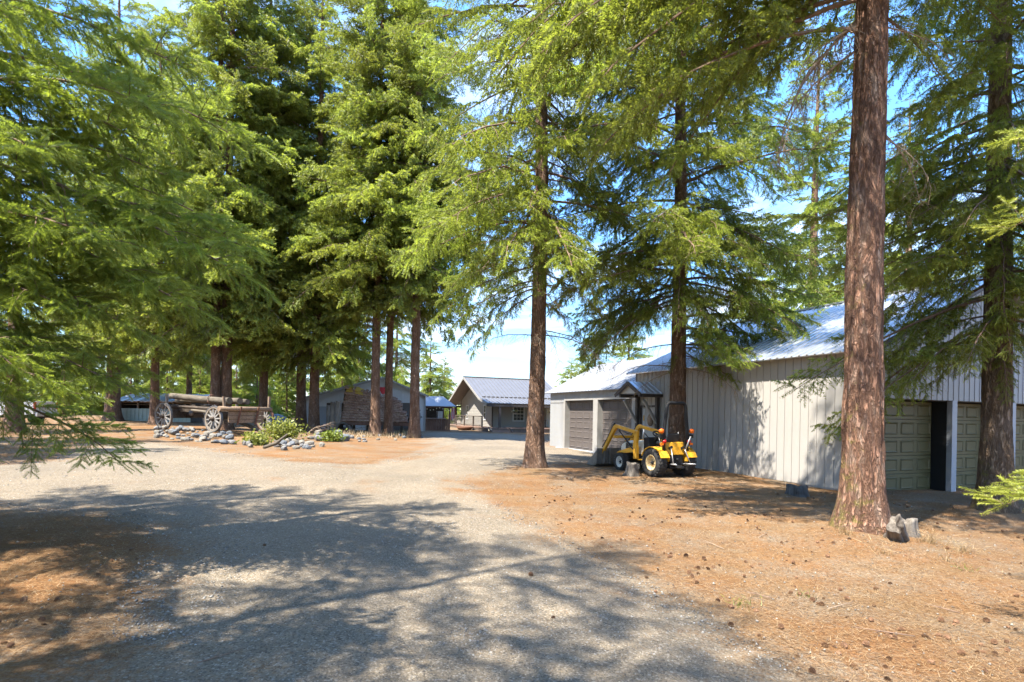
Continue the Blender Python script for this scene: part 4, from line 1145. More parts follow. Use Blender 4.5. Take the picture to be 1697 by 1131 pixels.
# local: gable in plane y=0, x runs from -9.5 (left) to 0 (right corner)
apx = -3.25; zr_, ze_ = 3.95, 2.72
shop_top = lambda x: (zr_ - (zr_ - ze_) * (x - apx) / (-apx)) if x > apx else zr_ - 0.30 * (apx - x)
m = MB(); m.prism([(-5.2, -0.3), (-0.02, -0.3), (-0.02, ze_ - 0.05), (apx, zr_ - 0.05), (-5.2, shop_top(-5.2) - 0.05)], 'Y', 0.02, 8.0); m.build('body', M['siding_shop'], S)
cladding(S, M['siding_shop'], (-5.2, 0, 0), 0.0, 5.2, 0.26, 0.0, lambda x: shop_top(x - 5.2), holes=[(1.6, 4.1, 0.0, 2.15)])
flat_board(S, M['door_taupe'], 'roller_door', (-3.62, -1.08, -0.008, 0.015, 0.0, 2.14))
m = MB()
for k in range(14): m.box(-3.6, -1.1, -0.018, -0.0085, 0.03 + k * 0.15, 0.15 + k * 0.15)
m.build('door_slat', M['door_taupe'], S)
for (xa, xb, nm) in ((apx, 0.18, 'roof_slope'), (-9.2, apx, 'roof_slope')):
    m = MB(); a = Vector((xa, 0, shop_top(xa) + 0.02)); b = Vector((xb, 0, shop_top(xb) + 0.02)); v = []
    for p in (a, b):
        for yy in (-0.35, 8.2):
            for t in (0, 0.07): v.append(p + Vector((0, yy, t)))
    m.add(v, [(0, 1, 3, 2), (4, 6, 7, 5), (0, 4, 5, 1), (2, 3, 7, 6), (0, 2, 6, 4), (1, 5, 7, 3)])
    m.build(nm, M['trim_cool'], S)
    m = MB(); m.bar(a + Vector((0, -0.36, -0.03)), b + Vector((0, -0.36, -0.03)), 0.03, 0.14); m.build('rake_trim', M['trim'], S)
flat_board(S, M['trim'], 'corner_trim', (-0.10, 0.03, -0.06, 0.05, -0.3, ze_ - 0.03))
# lean-to on the left
m = MB(); m.prism([(-9.0, -0.3), (-5.25, -0.3), (-5.25, shop_top(-5.25) - 0.08), (-9.0, shop_top(-9.0) - 0.08)], 'Y', 0.6, 7.5); m.build('lean_to_body', M['siding_shop'], S)
cladding(S, M['siding_shop'], (-9.0, 0.6, 0), 0.0, 3.7, 0.3, 0.0, lambda x: shop_top(x - 9.0) - 0.05)
flat_board(S, M['trim_cool'], 'lean_to_door', (-8.3, -7.0, 0.52, 0.555, 0.05, 1.75))
flat_board(S, M['trim'], 'corner_trim', (-9.08, -8.9, 0.50, 0.56, -0.3, shop_top(-9) - 0.1))
m = MB(); poly = []
for k in range(16):
    t = 2 * pi * k / 16; r = 0.26 * (1 + 0.22 * sin(3 * t)); poly.append((apx + 0.05 + r * 1.1 * cos(t), 3.05 + r * sin(t)))
m.prism(poly, 'Y', -0.06, -0.032); sg = m.build('wall_sign', M['flag_red'], None)
sg.location = S.location; sg.rotation_euler = S.rotation_euler
tag(sg, 'small red sign high on the grey shop gable', 'sign')

# cowboy cut-out leaning by the shop corner
cp = [(0.0, 0.0), (0.16, 0.0), (0.18, 0.55), (0.30, 0.62), (0.34, 0.0), (0.46, 0.0), (0.44, 0.75), (0.50, 1.0), (0.62, 1.02), (0.60, 1.12), (0.48, 1.15), (0.46, 1.36), (0.36, 1.44),
      (0.36, 1.50), (0.44, 1.53), (0.50, 1.60), (0.40, 1.62), (0.37, 1.74), (0.22, 1.74), (0.19, 1.62), (0.10, 1.60), (0.18, 1.53), (0.20, 1.44), (0.06, 1.34), (-0.04, 0.95), (0.04, 0.85), (0.06, 0.5)]
m = MB(); m.prism([(x * 1.0, z) for x, z in cp], 'Y', -0.16, -0.13)
cw = m.build('silhouette_cutout', M['cutout']); cpos = SO + EX * (-0.85); cw.location = (cpos.x, cpos.y, gz(cpos.x, cpos.y) + 0.01); cw.rotation_euler = (0, 0, TH)
tag(cw, 'grey standing figure cut-out leaning on the shop wall corner', 'cutout')

# ---- bar pavilion between shop and house
BO = Vector((xat(705, 43.3), 43.3, 0)); Bz = slope_z(BO.x)
Bp = thing('bar_pavilion', 'small open bar hut with grey roof and red-brown board front', 'pavilion', (BO.x, BO.y, Bz), TH)
bw = 2.05
for k in range(11):
    flat_board(Bp, M['wood_red'], 'board', (0.02 + k * 0.185, 0.02 + k * 0.185 + 0.17, 0.0, 0.03, -0.1, 0.92))
flat_board(Bp, M['deck'], 'counter', (-0.05, 1.65, -0.12, 0.35, 0.93, 1.0))
for xx in (0.0, bw - 0.09):
    flat_board(Bp, M['wood_red'], 'post', (xx, xx + 0.09, 0.04, 0.13, -0.1, 1.95))
    flat_board(Bp, M['wood_red'], 'post', (xx, xx + 0.09, 1.9, 1.99, -0.1, 2.3))
flat_board(Bp, M['wood_red'], 'eave_board', (-0.1, bw + 0.15, -0.02, 0.03, 1.80, 1.98))
flat_board(Bp, M['wood_dark'], 'back_wall', (0.05, bw - 0.1, 1.82, 1.88, 0, 2.0))
m = MB(); v = []
for (yy, zz, x0, x1) in ((-0.25, 1.93, -0.2, bw + 0.4), (1.0, 2.72, -0.2, bw - 0.35), (2.2, 1.95, -0.2, bw + 0.4)):
    for xx in (x0, x1):
        v += [(xx, yy, zz), (xx, yy, zz + 0.05)]
m.add(v, [(0, 2, 6, 4), (1, 5, 7, 3), (0, 4, 5, 1), (2, 3, 7, 6), (0, 1, 3, 2), (4, 6, 10, 8), (5, 9, 11, 7), (4, 8, 9, 5), (6, 7, 11, 10), (8, 10, 11, 9)])
m.build('roof', M['trim_cool'], Bp)
m = MB()
for k in range(8):
    m.lathe([(0.001, -0.05), (0.035, -0.02), (0.03, 0.02), (0.001, 0.05)], 6, 'Z', (0.1 + k * 0.26, -0.06, 1.72 - 0.10 * sin(k * 1.2)))
tagc = m.build('string_light', M['bulb'], Bp)
fr = flat_board(None, M['white'], 'fridge', (1.25, 1.65, 0.9, 1.4, 0.0, 1.55)); fr.location = Bp.location; fr.rotation_euler = Bp.rotation_euler
tag(fr, 'white upright fridge inside the open bar hut', 'fridge')
# flag hanging from the hut corner
m = MB(); n = 7
for k in range(n):
    for j in range(6):
        def fp(a, b): return (0.34 * a + 0.04 * sin(b * 7 + a * 5) * b, 0.05 * sin(a * 9 + b * 3), -1.05 * b * (1 - 0.2 * a))
        a0, a1, b0, b1 = k / n, (k + 1) / n, j / 6, (j + 1) / 6
        m.add([fp(a0, b0), fp(a1, b0), fp(a1, b1), fp(a0, b1)], [(0, 1, 2, 3)], k % 2, True)
fl = thing('flag', 'red and white striped flag hanging at the bar hut corner', 'flag')
fpos = BO + EX * (bw + 0.02) + EY * (-0.10); fl.location = (fpos.x, fpos.y, Bz + 1.85)
m.build('cloth', [M['flag_red'], M['white']], fl, rz=TH)
m = MB(); m.tube([(-0.02, 0, 0.02), (0.30, -0.05, 0.16)], 0.012, 6); m.build('staff', M['wood_tan'], fl, rz=TH)

# ---- porch things
def rocking_chair(label, lx, ly, rz):
    p = HO + EX * lx + EY * ly
    t = thing('rocking_chair', label, 'chair', (p.x, p.y, HZ + 0.02 + FL - 0.02), TH + rz)
    K = M['rail']
    flat_board(t, K, 'seat', (-0.28, 0.28, -0.25, 0.25, 0.40, 0.44))
    for k in range(6): flat_board(t, K, 'back_slat', (-0.26 + k * 0.092, -0.19 + k * 0.092, 0.26, 0.29, 0.45, 1.12))
    flat_board(t, K, 'top_rail', (-0.29, 0.29, 0.255, 0.30, 1.121, 1.22))
    for sx in (-1, 1):
        flat_board(t, K, 'leg', (sx * 0.29 - 0.025, sx * 0.29 + 0.025, -0.26, -0.21, 0.06, 0.64)); flat_board(t, K, 'leg', (sx * 0.29 - 0.025, sx * 0.29 + 0.025, 0.25, 0.30, 0.06, 0.64))
        flat_board(t, K, 'arm', (sx * 0.29 - 0.05, sx * 0.29 + 0.05, -0.32, 0.30, 0.641, 0.67))
        m = MB(); m.tube([(sx * 0.29, -0.5, 0.09), (sx * 0.29, -0.2, 0.03), (sx * 0.29, 0.2, 0.03), (sx * 0.29, 0.55, 0.10)], 0.025, 6); m.build('rocker', K, t)
rocking_chair('dark wooden rocking chair on the house porch', 4.35, 1.2, 0.3)
for k, (lx, lab) in enumerate(((1.5, 'hanging flower basket before the porch window'), (4.9, 'hanging flower basket above the rocking chair'))):
    p = HO + EX * lx + EY * 0.5
    t = thing('flower_basket', lab, 'flower basket', (p.x, p.y, HZ + 1.72), 0, 'hanging baskets on the porch')
    m = MB(); m.lathe([(0.01, -0.12), (0.10, -0.10), (0.15, 0.02), (0.01, 0.03)], 12, 'Z'); m.build('pot', M['rail'], t)
    m = MB(); [m.tube([(0.14 * cos(a), 0.14 * sin(a), 0.0), (0, 0, 0.42)], 0.006, 4) for a in (0, 2.1, 4.2)]; m.build('hanger', M['iron'], t)
    rr = random.Random(k); m = MB()
    for _ in range(90):
        c = Vector((rr.gauss(0, .13), rr.gauss(0, .13), 0.06 + rr.gauss(0, .08))); a = Vector((rr.gauss(0, 1), rr.gauss(0, 1), rr.gauss(0, 1))).normalized() * 0.05; b = Vector((rr.gauss(0, 1), rr.gauss(0, 1), rr.gauss(0, 1))).normalized() * 0.04
        m.add([c - a, c + b, c + a, c - b], [(0, 1, 2, 3)], 0 if rr.random() < 0.55 else 1)
    m.build('flowers', [M['flower'], M['leaf']], t)
p = HO + EX * (-1.95) + EY * 3.6
m = MB(); m.lathe([(0.02, 0.05), (0.55, 0.02), (0.78, 0.30), (0.74, 0.30), (0.52, 0.08), (0.02, 0.08)], 20, 'Z')
pl = thing('rusty_planter', 'low rusty iron bowl on the gravel before the house deck', 'planter', (p.x, p.y, gz(p.x, p.y)))
m.build('bowl', M['rust'], pl)
m = MB(); [m.lathe([(0.01, 0.0), (0.05, 0.0), (0.05, 0.06), (0.01, 0.06)], 8, 'Z', (0.45 * cos(a), 0.45 * sin(a), -0.03)) for a in (0.5, 2.6, 4.7)]; m.build('foot', M['rust'], pl)

# ---- tin-roofed shed at far left
zb_ = slope_z(-27)
F0 = thing('tin_roof_shed', 'low open-topped shed with wavy tin roof and pale green panels', 'shed', (xat(197, 41), 41.0, zb_), 0.0)
SW = 5.4
for k in range(18):
    flat_board(F0, M['green_panel'], 'wall_panel', (k * 0.3 + 0.01, k * 0.3 + 0.285, 0.0, 0.03, 0.0, 0.98))
flat_board(F0, M['wood_dark'], 'back_wall', (0, SW, 2.4, 2.46, 0, 2.0), (0.0, 0.05, 0.05, 2.39, 0, 1.6), (SW - 0.05, SW, 0.05, 2.39, 0, 1.6))
for k in range(5): flat_board(F0, M['wood_tan'], 'post', (k * 1.32, k * 1.32 + 0.1, 0.04, 0.14, 0.0, 1.5))
flat_board(F0, M['wood_tan'], 'shelf', (0.1, SW, 0.2, 0.5, 1.25, 1.29), (0.11, SW - 0.1, 0.15, 0.19, 1.40, 1.50))
m = MB(); n = 60; v = []; f = []
for i in range(n + 1):
    x = -0.3 + (SW + 0.6) * i / n; w_ = 0.035 * sin(i * 1.9) + 0.02 * sin(i * 0.7)
    v += [(x, -0.45, 1.50 + w_), (x, 1.2, 1.92 + w_ * 1.4), (x, 2.6, 2.15 + w_)]
for i in range(n):
    for j in range(2): f.append((3 * i + j, 3 * i + 3 + j, 3 * i + 4 + j, 3 * i + 1 + j))
m.add(v, f); ro = m.build('roof', M['rooftin'], F0); sd = ro.modifiers.new('thick', 'SOLIDIFY'); sd.thickness = 0.03
# ------------------------------------------------------------------ bark-roofed hut
hx, hy = xat(617, 34.2), 34.2
U = thing('bark_hut', 'old slab-wood hut with sagging bark-shingle roof behind the bare trunks', 'hut', (hx, hy, gz(hx, hy)), 0.0)
R00, R01 = Vector((-2.05, 0, 0.72)), Vector((2.25, 0.25, 0.72))        # eave
R10, R11 = Vector((-2.15, 1.35, 3.02)), Vector((1.25, 1.45, 2.15))     # sagging ridge
def roofp(u, v): return (R00.lerp(R01, u)).lerp(R10.lerp(R11, u), v)
m = MB(); v = []; f = []
for i in range(9):
    for j in range(2): v.append(roofp(i / 8, j) - Vector((0, 0, 0.03)))
for i in range(8): f.append((2 * i, 2 * i + 2, 2 * i + 3, 2 * i + 1))
m.add(v, f)
v = [R10, R11, Vector((1.9, 3.0, 0.8)), Vector((-2.1, 3.0, 0.8))]; m.add(v, [(0, 1, 2, 3)])
dk = m.build('roof_deck', M['wood_dark'], U); sd = dk.modifiers.new('thick', 'SOLIDIFY'); sd.thickness = 0.04
shm = []
for q in range(4):
    rr = random.Random(q); mm = MB()
    pts = [(-0.5, 0), (-0.2, -0.06 * rr.random()), (0.1, 0.05 * rr.random()), (0.5, -0.03), (0.5 - 0.04 * rr.random(), 1.0), (0.0, 1.05), (-0.48, 0.97)]
    n_ = len(pts)
    vv = [(x, y, 0.0) for x, y in pts] + [(x * 0.97, y + 0.01, 0.055 + 0.035 * rr.random() * (1 - y)) for x, y in pts]
    mm.add(vv, [tuple(range(n_ - 1, -1, -1)), tuple(range(n_, 2 * n_))] + [(i, (i + 1) % n_, n_ + (i + 1) % n_, n_ + i) for i in range(n_)])
    shm.append(mm.mesh('shingle', M['bark_shingle' if q < 2 else 'bark_shingle_light']))
moss_sh = shm[0].copy(); moss_sh.materials.clear(); moss_sh.materials.append(M['moss_yellow'])
rows = 13
for r in range(rows):
    v0 = r / rows; wrow = (roofp(1, v0) - roofp(0, v0)).length; n_ = max(8, int(wrow / 0.215))
    for c in range(n_):
        u = (c + 0.5 + random.uniform(-0.2, 0.2) + 0.5 * (r % 2)) / (n_ + 0.5)
        p = roofp(u, v0); ex = (roofp(u + 0.01, v0) - p).normalized(); ey = (roofp(u, v0 + 0.01) - p).normalized(); ez = ex.cross(ey).normalized()
        if ez.z < 0: ez = -ez
        ang = random.gauss(0, 0.09); e1 = ex * cos(ang) + ey * sin(ang); e2 = ez.cross(e1)
        wd = 0.24 * random.uniform(0.7, 1.5); ln = 0.30 * random.uniform(0.85, 1.35)
        tilt = random.uniform(0.16, 0.34)
        e2t = (e2 * cos(tilt) - ez * sin(tilt)); ezt = e1.cross(e2t).normalized()
        if ezt.z < 0: ezt = -ezt
        mossy = (r >= rows - 2 and 0.06 < u < 0.36)
        o = put('shingle', moss_sh if mossy and random.random() < 0.75 else random.choice(shm), U)
        mat4 = Matrix.Identity(4)
        for k, col in enumerate((e1 * wd, e2t * ln, ezt)):
            for rr_ in range(3): mat4[rr_][k] = col[rr_]
        pos = p + ez * (0.035 + random.uniform(0, 0.02))
        for rr_ in range(3): mat4[rr_][3] = pos[rr_]
        o.matrix_local = mat4
m = MB(); m.bar(R00 + Vector((-0.05, -0.05, -0.10)), R01 + Vector((0.1, -0.05, -0.10)), 0.12, 0.20); m.build('eave_pole', M['wood_red'], U)
for (a, b, r) in (((-1.05, 0.0, -0.1), (-1.45, 0.05, 0.75), 0.07), ((-0.35, 0.1, -0.1), (-0.05, 0.1, 0.75), 0.10), ((-0.55, 0.9, -0.1), (-0.5, 0.9, 1.3), 0.09), ((0.75, 0.1, -0.1), (0.7, 0.1, 0.75), 0.09), ((1.75, 0.25, -0.1), (1.85, 0.2, 0.75), 0.09), ((0.2, 2.6, -0.1), (0.2, 2.6, 1.0), 0.09), ((-1.9, 2.6, -0.1), (-1.9, 2.6, 1.0), 0.09)):
    m = MB(); m.tube([a, b], [r, r * 0.9], 8); m.build('post', M['wood_dark'], U)
for k, (xx, w_, h_, yy) in enumerate(((-2.98, 0.30, 1.75, 0.25), (-2.68, 0.34, 1.95, 0.1), (-2.32, 0.36, 2.0, 0.02))):
    m = MB(); n_ = 9; vv = []; ff = []
    for i in range(n_):
        t = pi * i / (n_ - 1)
        for zz in (-0.1, h_): vv.append((xx + w_ / 2 - w_ / 2 * cos(t) * (1.1 if zz < 0 else 1), yy - 0.16 * sin(t) * (1.2 if zz < 0 else 1), zz + 0.05 * sin(i * 2.3)))
    for i in range(n_ - 1): ff.append((2 * i, 2 * i + 2, 2 * i + 3, 2 * i + 1))
    ff.append(tuple(2 * i + 1 for i in range(n_))); m.add(vv, ff, 0, True)
    o = m.build('wall_slab', M['wood_grey'], U)
flat_board(U, M['wood_dark'], 'end_wall', (-3.0, -1.95, 0.32, 0.40, -0.1, 1.9))
m = MB(); m.lathe([(0.30, -0.45), (0.36, 0.0), (0.30, 0.45), (0.24, 0.45), (0.28, 0.0), (0.24, -0.45)], 16, 'Y', closed=True)
hl = m.build('hollow_log', M['wood_log']); hl.location = (hx - 1.75, hy - 0.35, gz(hx - 1.75, hy - 0.35) + 0.33); hl.rotation_euler = (0, 0, 0.25)
tag(hl, 'hollow log ring lying against the bark hut wall', 'log')

# ------------------------------------------------------------------ old logging wagon
WH_ = Vector((-0.895, 0.446, 0))
wf = Vector((-13.15, 25.9, 0)); wz = gz(-15, 26.5) + 0.05
WG = thing('log_wagon', 'weathered wooden logging wagon with spoked wheels on the rock border', 'wagon', (wf.x, wf.y, wz), atan2(WH_.y, WH_.x))
# local: x towards the rear (left in view), y towards the camera
def wagon_wheel(x, y, r, tilt=0.0, rusty=False):
    m = MB()
    m.lathe([(r, -0.05), (r, 0.05), (r - 0.035, 0.05), (r - 0.035, -0.05)], 40, 'Y', closed=True, smooth=False)
    w = m.build('wheel', M['rust'] if rusty else M['iron'], WG, (x, y, r - 0.02)); w.rotation_euler = (tilt, random.random(), 0)
    m = MB(); m.lathe([(r - 0.037, -0.04), (r - 0.037, 0.04), (r - 0.11, 0.035), (r - 0.11, -0.035)], 40, 'Y', closed=True, smooth=False); m.build('felloe', M['wood_grey'], w)
    m = MB(); m.lathe([(0.001, -0.17), (0.07, -0.17), (0.10, -0.08), (0.12, 0.0), (0.10, 0.08), (0.06, 0.20), (0.001, 0.20)], 18, 'Y'); m.build('hub', M['wood_dark'], w)
    sm_ = MB(); sm_.add([(-0.035, -0.025, 0.10), (0.035, -0.025, 0.10), (0.035, 0.025, 0.10), (-0.035, 0.025, 0.10), (-0.024, -0.018, r - 0.10), (0.024, -0.018, r - 0.10), (0.024, 0.018, r - 0.10), (-0.024, 0.018, r - 0.10)],
                        [(0, 3, 2, 1), (4, 5, 6, 7), (0, 1, 5, 4), (1, 2, 6, 5), (2, 3, 7, 6), (3, 0, 4, 7)])
    sme = sm_.mesh('spoke', M['rim_wood'])
    for k in range(12):
        o = put('spoke', sme, w); o.rotation_euler = (0, 2 * pi * k / 12, 0)
    return w
wagon_wheel(0.0, 1.15, 0.60, 0.03); wagon_wheel(-0.15, -1.5, 0.60, -0.03, True)
wagon_wheel(3.75, 1.15, 0.66, -0.02); wagon_wheel(3.75, -1.3, 0.66, 0.02)
for x, r in ((0.0, 0.60), (3.75, 0.66)):
    m = MB(); m.bar((x, -1.1, r - 0.02), (x, 1.1, r - 0.02), 0.16, 0.18); m.build('axle', M['wood_dark'], WG)
    m = MB(); xb = x - (0.50 if x < 1 else 0.0); m.tube([(xb, -1.55, r + 0.46), (xb, 1.25, r + 0.46)], 0.12, 10); m.build('bolster', M['wood_tan'] if x < 1 else M['wood_dark'], WG)
    m = MB(); m.bar((x, -0.8, r + 0.2), (x, 0.8, r + 0.2), 0.2, 0.26); m.build('sway_block', M['wood_dark'], WG)
for (x, y, h, lean, mt) in ((-0.50, 0.98, 0.52, 0.05, 'wood_tan'), (-0.50, -1.42, 0.60, -0.02, 'wood_tan'), (3.75, 1.0, 0.62, 0.02, 'wood_grey'), (3.75, -1.0, 0.5, 0.0, 'wood_grey'), (1.3, -1.0, 0.5, 0.05, 'wood_grey')):
    m = MB(); z0 = 1.1; m.bar((x, y, z0), (x + lean, y, z0 + h), 0.11, 0.07); m.build('stake', M[mt], WG)
m = MB(); m.bar((-0.3, 0.0, 0.66), (4.4, 0.0, 0.70), 0.16, 0.16); m.build('reach_pole', M['wood_dark'], WG)
for y in (0.42, -0.42):
    m = MB(); m.bar((-0.1, y, 0.92), (4.1, y, 0.96), 0.12, 0.16); m.build('side_beam', M['wood_dark'], WG)
for k in range(3):
    m = MB(); m.box(-0.50, -0.44, -1.15, 0.75, 0.40 + k * 0.18, 0.40 + k * 0.18 + 0.165); m.build('end_plank', M['wood_tan'], WG, bevel=0.008)
for y in (-0.6, 0.35):
    m = MB(); m.bar((-0.56, y, 0.30), (-0.64, y - 0.14, 1.16), 0.08, 0.04); m.build('iron_strap', M['rust'], WG)
m = MB(); m.bar((-0.30, -0.95, 0.5), (-0.30, 0.9, 0.5), 0.14, 0.12); m.build('front_sill', M['wood_dark'], WG)
m = MB(); m.lathe([(0.001, -0.05), (0.13, -0.05), (0.13, 0.05), (0.001, 0.05)], 14, 'Y', (2.55, 0.55, 0.82)); m.build('brake_drum', M['iron'], WG)
def log(label, pts, rad, mat='wood_log', seed=0, n=14):
    p = [Vector(q) for q in pts]; rr = random.Random(seed); P2 = []; R2 = []
    for i in range(len(p) - 1):
        for k in range(6):
            t = k / 6; P2.append(p[i].lerp(p[i + 1], t) + Vector((0, rr.gauss(0, .008), rr.gauss(0, .008)))); R2.append(rad * (1 + rr.gauss(0, .035)) * (1 - 0.10 * (i + t) / len(p)))
    P2.append(p[-1]); R2.append(rad * 0.88)
    m = MB(); m.tube(P2, R2, n)
    o = m.build('log', M[mat]); o.location = WG.location; o.rotation_euler = WG.rotation_euler
    return tag(o, label, 'log', 'logs loaded on the wagon')
log('thick grey log lying topmost on the wagon', [(-0.15, 0.45, 1.42), (1.8, 0.5, 1.50), (4.15, 0.55, 1.66)], 0.16, seed=1)
log('dark hollow-ended log beside the topmost wagon log', [(-0.35, 0.05, 1.44), (2.0, 0.05, 1.42), (4.4, 0.1, 1.46)], 0.15, seed=2)
log('far log behind the two front logs on the wagon', [(-0.2, -0.45, 1.40), (3.9, -0.4, 1.46)], 0.14, seed=3)
log('thin pole slung under the wagon load', [(-0.1, 0.75, 1.05), (3.3, 0.72, 1.12)], 0.07, 'wood_dark', seed=4, n=8)
log('short pale pole on the near side under the load', [(0.5, 0.85, 0.86), (2.1, 0.82, 0.96)], 0.06, 'wood_log', seed=5, n=8)
m = MB(); m.tube([(1.15, 0.45 + 0.23 * cos(a), 1.48 + 0.23 * sin(a)) for a in np.linspace(0.2, 2 * pi - 0.3, 14)], 0.022, 6); ch = m.build('chain', M['rust']); ch.location = WG.location; ch.rotation_euler = WG.rotation_euler
tag(ch, 'rusty chain loop round the topmost wagon log', 'chain')
p0 = gpix(392, 716); p1 = gpix(446, 724)
m = MB(); m.tube([(p0.x, p0.y, p0.z + 0.55), (p0.x + 0.7, p0.y - 0.3, p0.z + 0.34), (p1.x, p1.y, p1.z + 0.06)], [0.10, 0.09, 0.06], 10); tg = m.build('wagon_pole', M['wood_log'])
tag(tg, 'grey pole slanting from the wagon front down to the ground', 'pole')

# ------------------------------------------------------------------ rocks
def rock_mesh(seed, mat):
    rr = random.Random(seed); bm = bmesh.new(); bmesh.ops.create_icosphere(bm, subdivisions=2, radius=1.0)
    ax = [Vector((rr.gauss(0, 1), rr.gauss(0, 1), rr.gauss(0, 1))).normalized() for _ in range(9)]; cut = [rr.uniform(0.62, 0.95) for _ in ax]
    for v in bm.verts:
        for a, c in zip(ax, cut):
            d = v.co.dot(a)
            if d > c: v.co -= a * (d - c) * 0.9
        v.co *= 1 + rr.gauss(0, 0.02)
    me = bpy.data.meshes.new('rock'); bm.to_mesh(me); bm.free(); me.materials.append(mat); return me
RM = [rock_mesh(i, M[('rock', 'rock_blue', 'rock_tan')[i % 3]]) for i in range(9)]
def rock(p, s, label, group, rr, sink=0.45):
    ri_ = rr.randrange(len(RM)); o = put('rock', RM[ri_]); label = label.replace('stone', ('brownish-grey stone', 'bluish stone', 'tan stone')[ri_ % 3], 1); k = (s * rr.uniform(0.85, 1.3), s * rr.uniform(0.75, 1.1), s * rr.uniform(0.55, 0.85))
    o.scale = k; o.rotation_euler = (rr.gauss(0, .2), rr.gauss(0, .2), rr.random() * 6.28); o.location = (p[0], p[1], p[2] + k[2] * (1 - sink))
    return tag(o, label, 'rock', group)
rr = random.Random(5)
for row, (ya, yb, n_) in enumerate(((724, 736, 20), (719, 730, 21), (714, 724, 19))):
    for i in range(n_):
        t = (i + rr.uniform(0.1, 0.9)) / n_
        px = 256 + (388 - 256) * t; py = (ya + (yb - ya) * t) + rr.uniform(-2.5, 2.5)
        p = gpix(px, py); p.z += 0.06 * row
        rock(p, rr.uniform(0.06, 0.19), ('rough stone in the front row below the wagon', 'rough stone in the middle row below the wagon', 'rough stone in the back row against the wagon')[row] + (' at its left end' if t < 0.33 else ' at its right end' if t > 0.67 else ''), 'stones bordering the wagon', rr)
for bi, (x0, y0, x1, y1, n_, s0, s1) in enumerate(((405, 728, 470, 742, 10, .10, .22), (470, 732, 535, 748, 16, .10, .22), (515, 716, 575, 732, 14, .12, .30), (575, 722, 606, 738, 8, .08, .18))):
    for i in range(n_):
        p = gpix(rr.uniform(x0, x1), rr.uniform(y0, y1))
        rock(p, rr.uniform(s0, s1), ('rounded stone left of the leafy shrub', 'rounded stone heaped in front of the leafy shrub', 'rounded stone right of the shrub beside the hut slabs', 'small rounded stone at the right tip of the shrub bed')[bi], 'stones of the shrub bed', rr)
for i in range(9):
    p = gpix(rr.uniform(618, 700), rr.uniform(722, 732)); rock(p, rr.uniform(0.10, 0.2), 'small stone at the foot of the three bare trunks', 'stones at the trunks', rr)

# ------------------------------------------------------------------ shrubs, dead wood, stumps, grass
def shrub(label, p, size, n, seed, mat='leaf', h=1.0):
    t = thing('shrub', label, 'shrub', tuple(p)); rng = np.random.default_rng(seed); L = Leafs()
    for _ in range(max(8, n // 90)):
        e = np.array([rng.normal(0, .45) * size, rng.normal(0, .4) * size, size * h * (0.45 + 0.6 * rng.random())]); L.tube([[0, 0, 0], e * 0.5 + rng.normal(0, .04, 3), e], [0.012, 0.008, 0.003], 4)
    c = rng.normal(0, 1, (n, 3)) * np.array([.45, .4, .28]) * size + np.array([0, 0, 0.45 * size * h]); c[:, 2] = np.abs(c[:, 2]) + 0.02
    c[:, 2] += 0.28 * size * h * (vnoise(c[:, 0] * 4, c[:, 1] * 4, seed) - .3)
    a = rng.normal(0, 1, (n, 3)); a /= np.linalg.norm(a, axis=1)[:, None]; b = np.cross(a, rng.normal(0, 1, (n, 3))); b /= np.linalg.norm(b, axis=1)[:, None]
    s = (0.05 + 0.05 * rng.random(n))[:, None]; V = np.concatenate([np.stack([c - a * s, c + b * s * .5, c + a * s], 1), np.stack([c - a * s, c + a * s, c - b * s * .5], 1)])
    lv = np.clip(rng.random(n) * 0.7 + 0.3 * (c[:, 2] / (size * h)), 0, 1); L.tri(V, np.concatenate([lv, lv]), 0)
    put('foliage', L.mesh('foliage', [M[mat], M['twig']]), t); return t
shrub('yellow-green leafy shrub on the stone heap before the wagon', gpix(468, 730), 0.8, 1300, 1, h=1.0)
shrub('low leafy clump left of the larger shrub', gpix(425, 738), 0.5, 500, 2, h=0.8)
shrub('small green clump among the pale stones', gpix(549, 732), 0.55, 600, 3, 'grass_green', 0.7)
def dead_wood(label, p, rz, L_, seed, name='dead_branch', k=0.5):
    o = put(name, dead_branch(seed, L_).mesh(name, [M['deadtwig'], M['deadtwig']]), None, tuple(p), rz); o.rotation_euler = (0, -k, rz); return tag(o, label, 'branch')
dead_wood('bare grey branch sticking up beside the leafy shrub', gpix(505, 724), 0.6, 1.3, 71, k=0.9)
dead_wood('tangled bare brush under the hut eave', (hx - 1.5, hy - 0.3, gz(hx, hy)), 0.3, 1.1, 72, k=0.8)
p = gpix(458, 745); m = MB(); m.tube([p + Vector((-0.5, 0.1, 0.05)), p + Vector((0, 0, 0.22)), p + Vector((0.35, 0.1, 0.55))], [0.06, 0.07, 0.03], 8); m.tube([p + Vector((-0.2, 0.3, 0.3)), p + Vector((0.4, -0.1, 0.02))], [0.04, 0.05], 8)
tag(m.build('driftwood', M['wood_log']), 'forked driftwood lying on the stones before the shrub', 'driftwood')

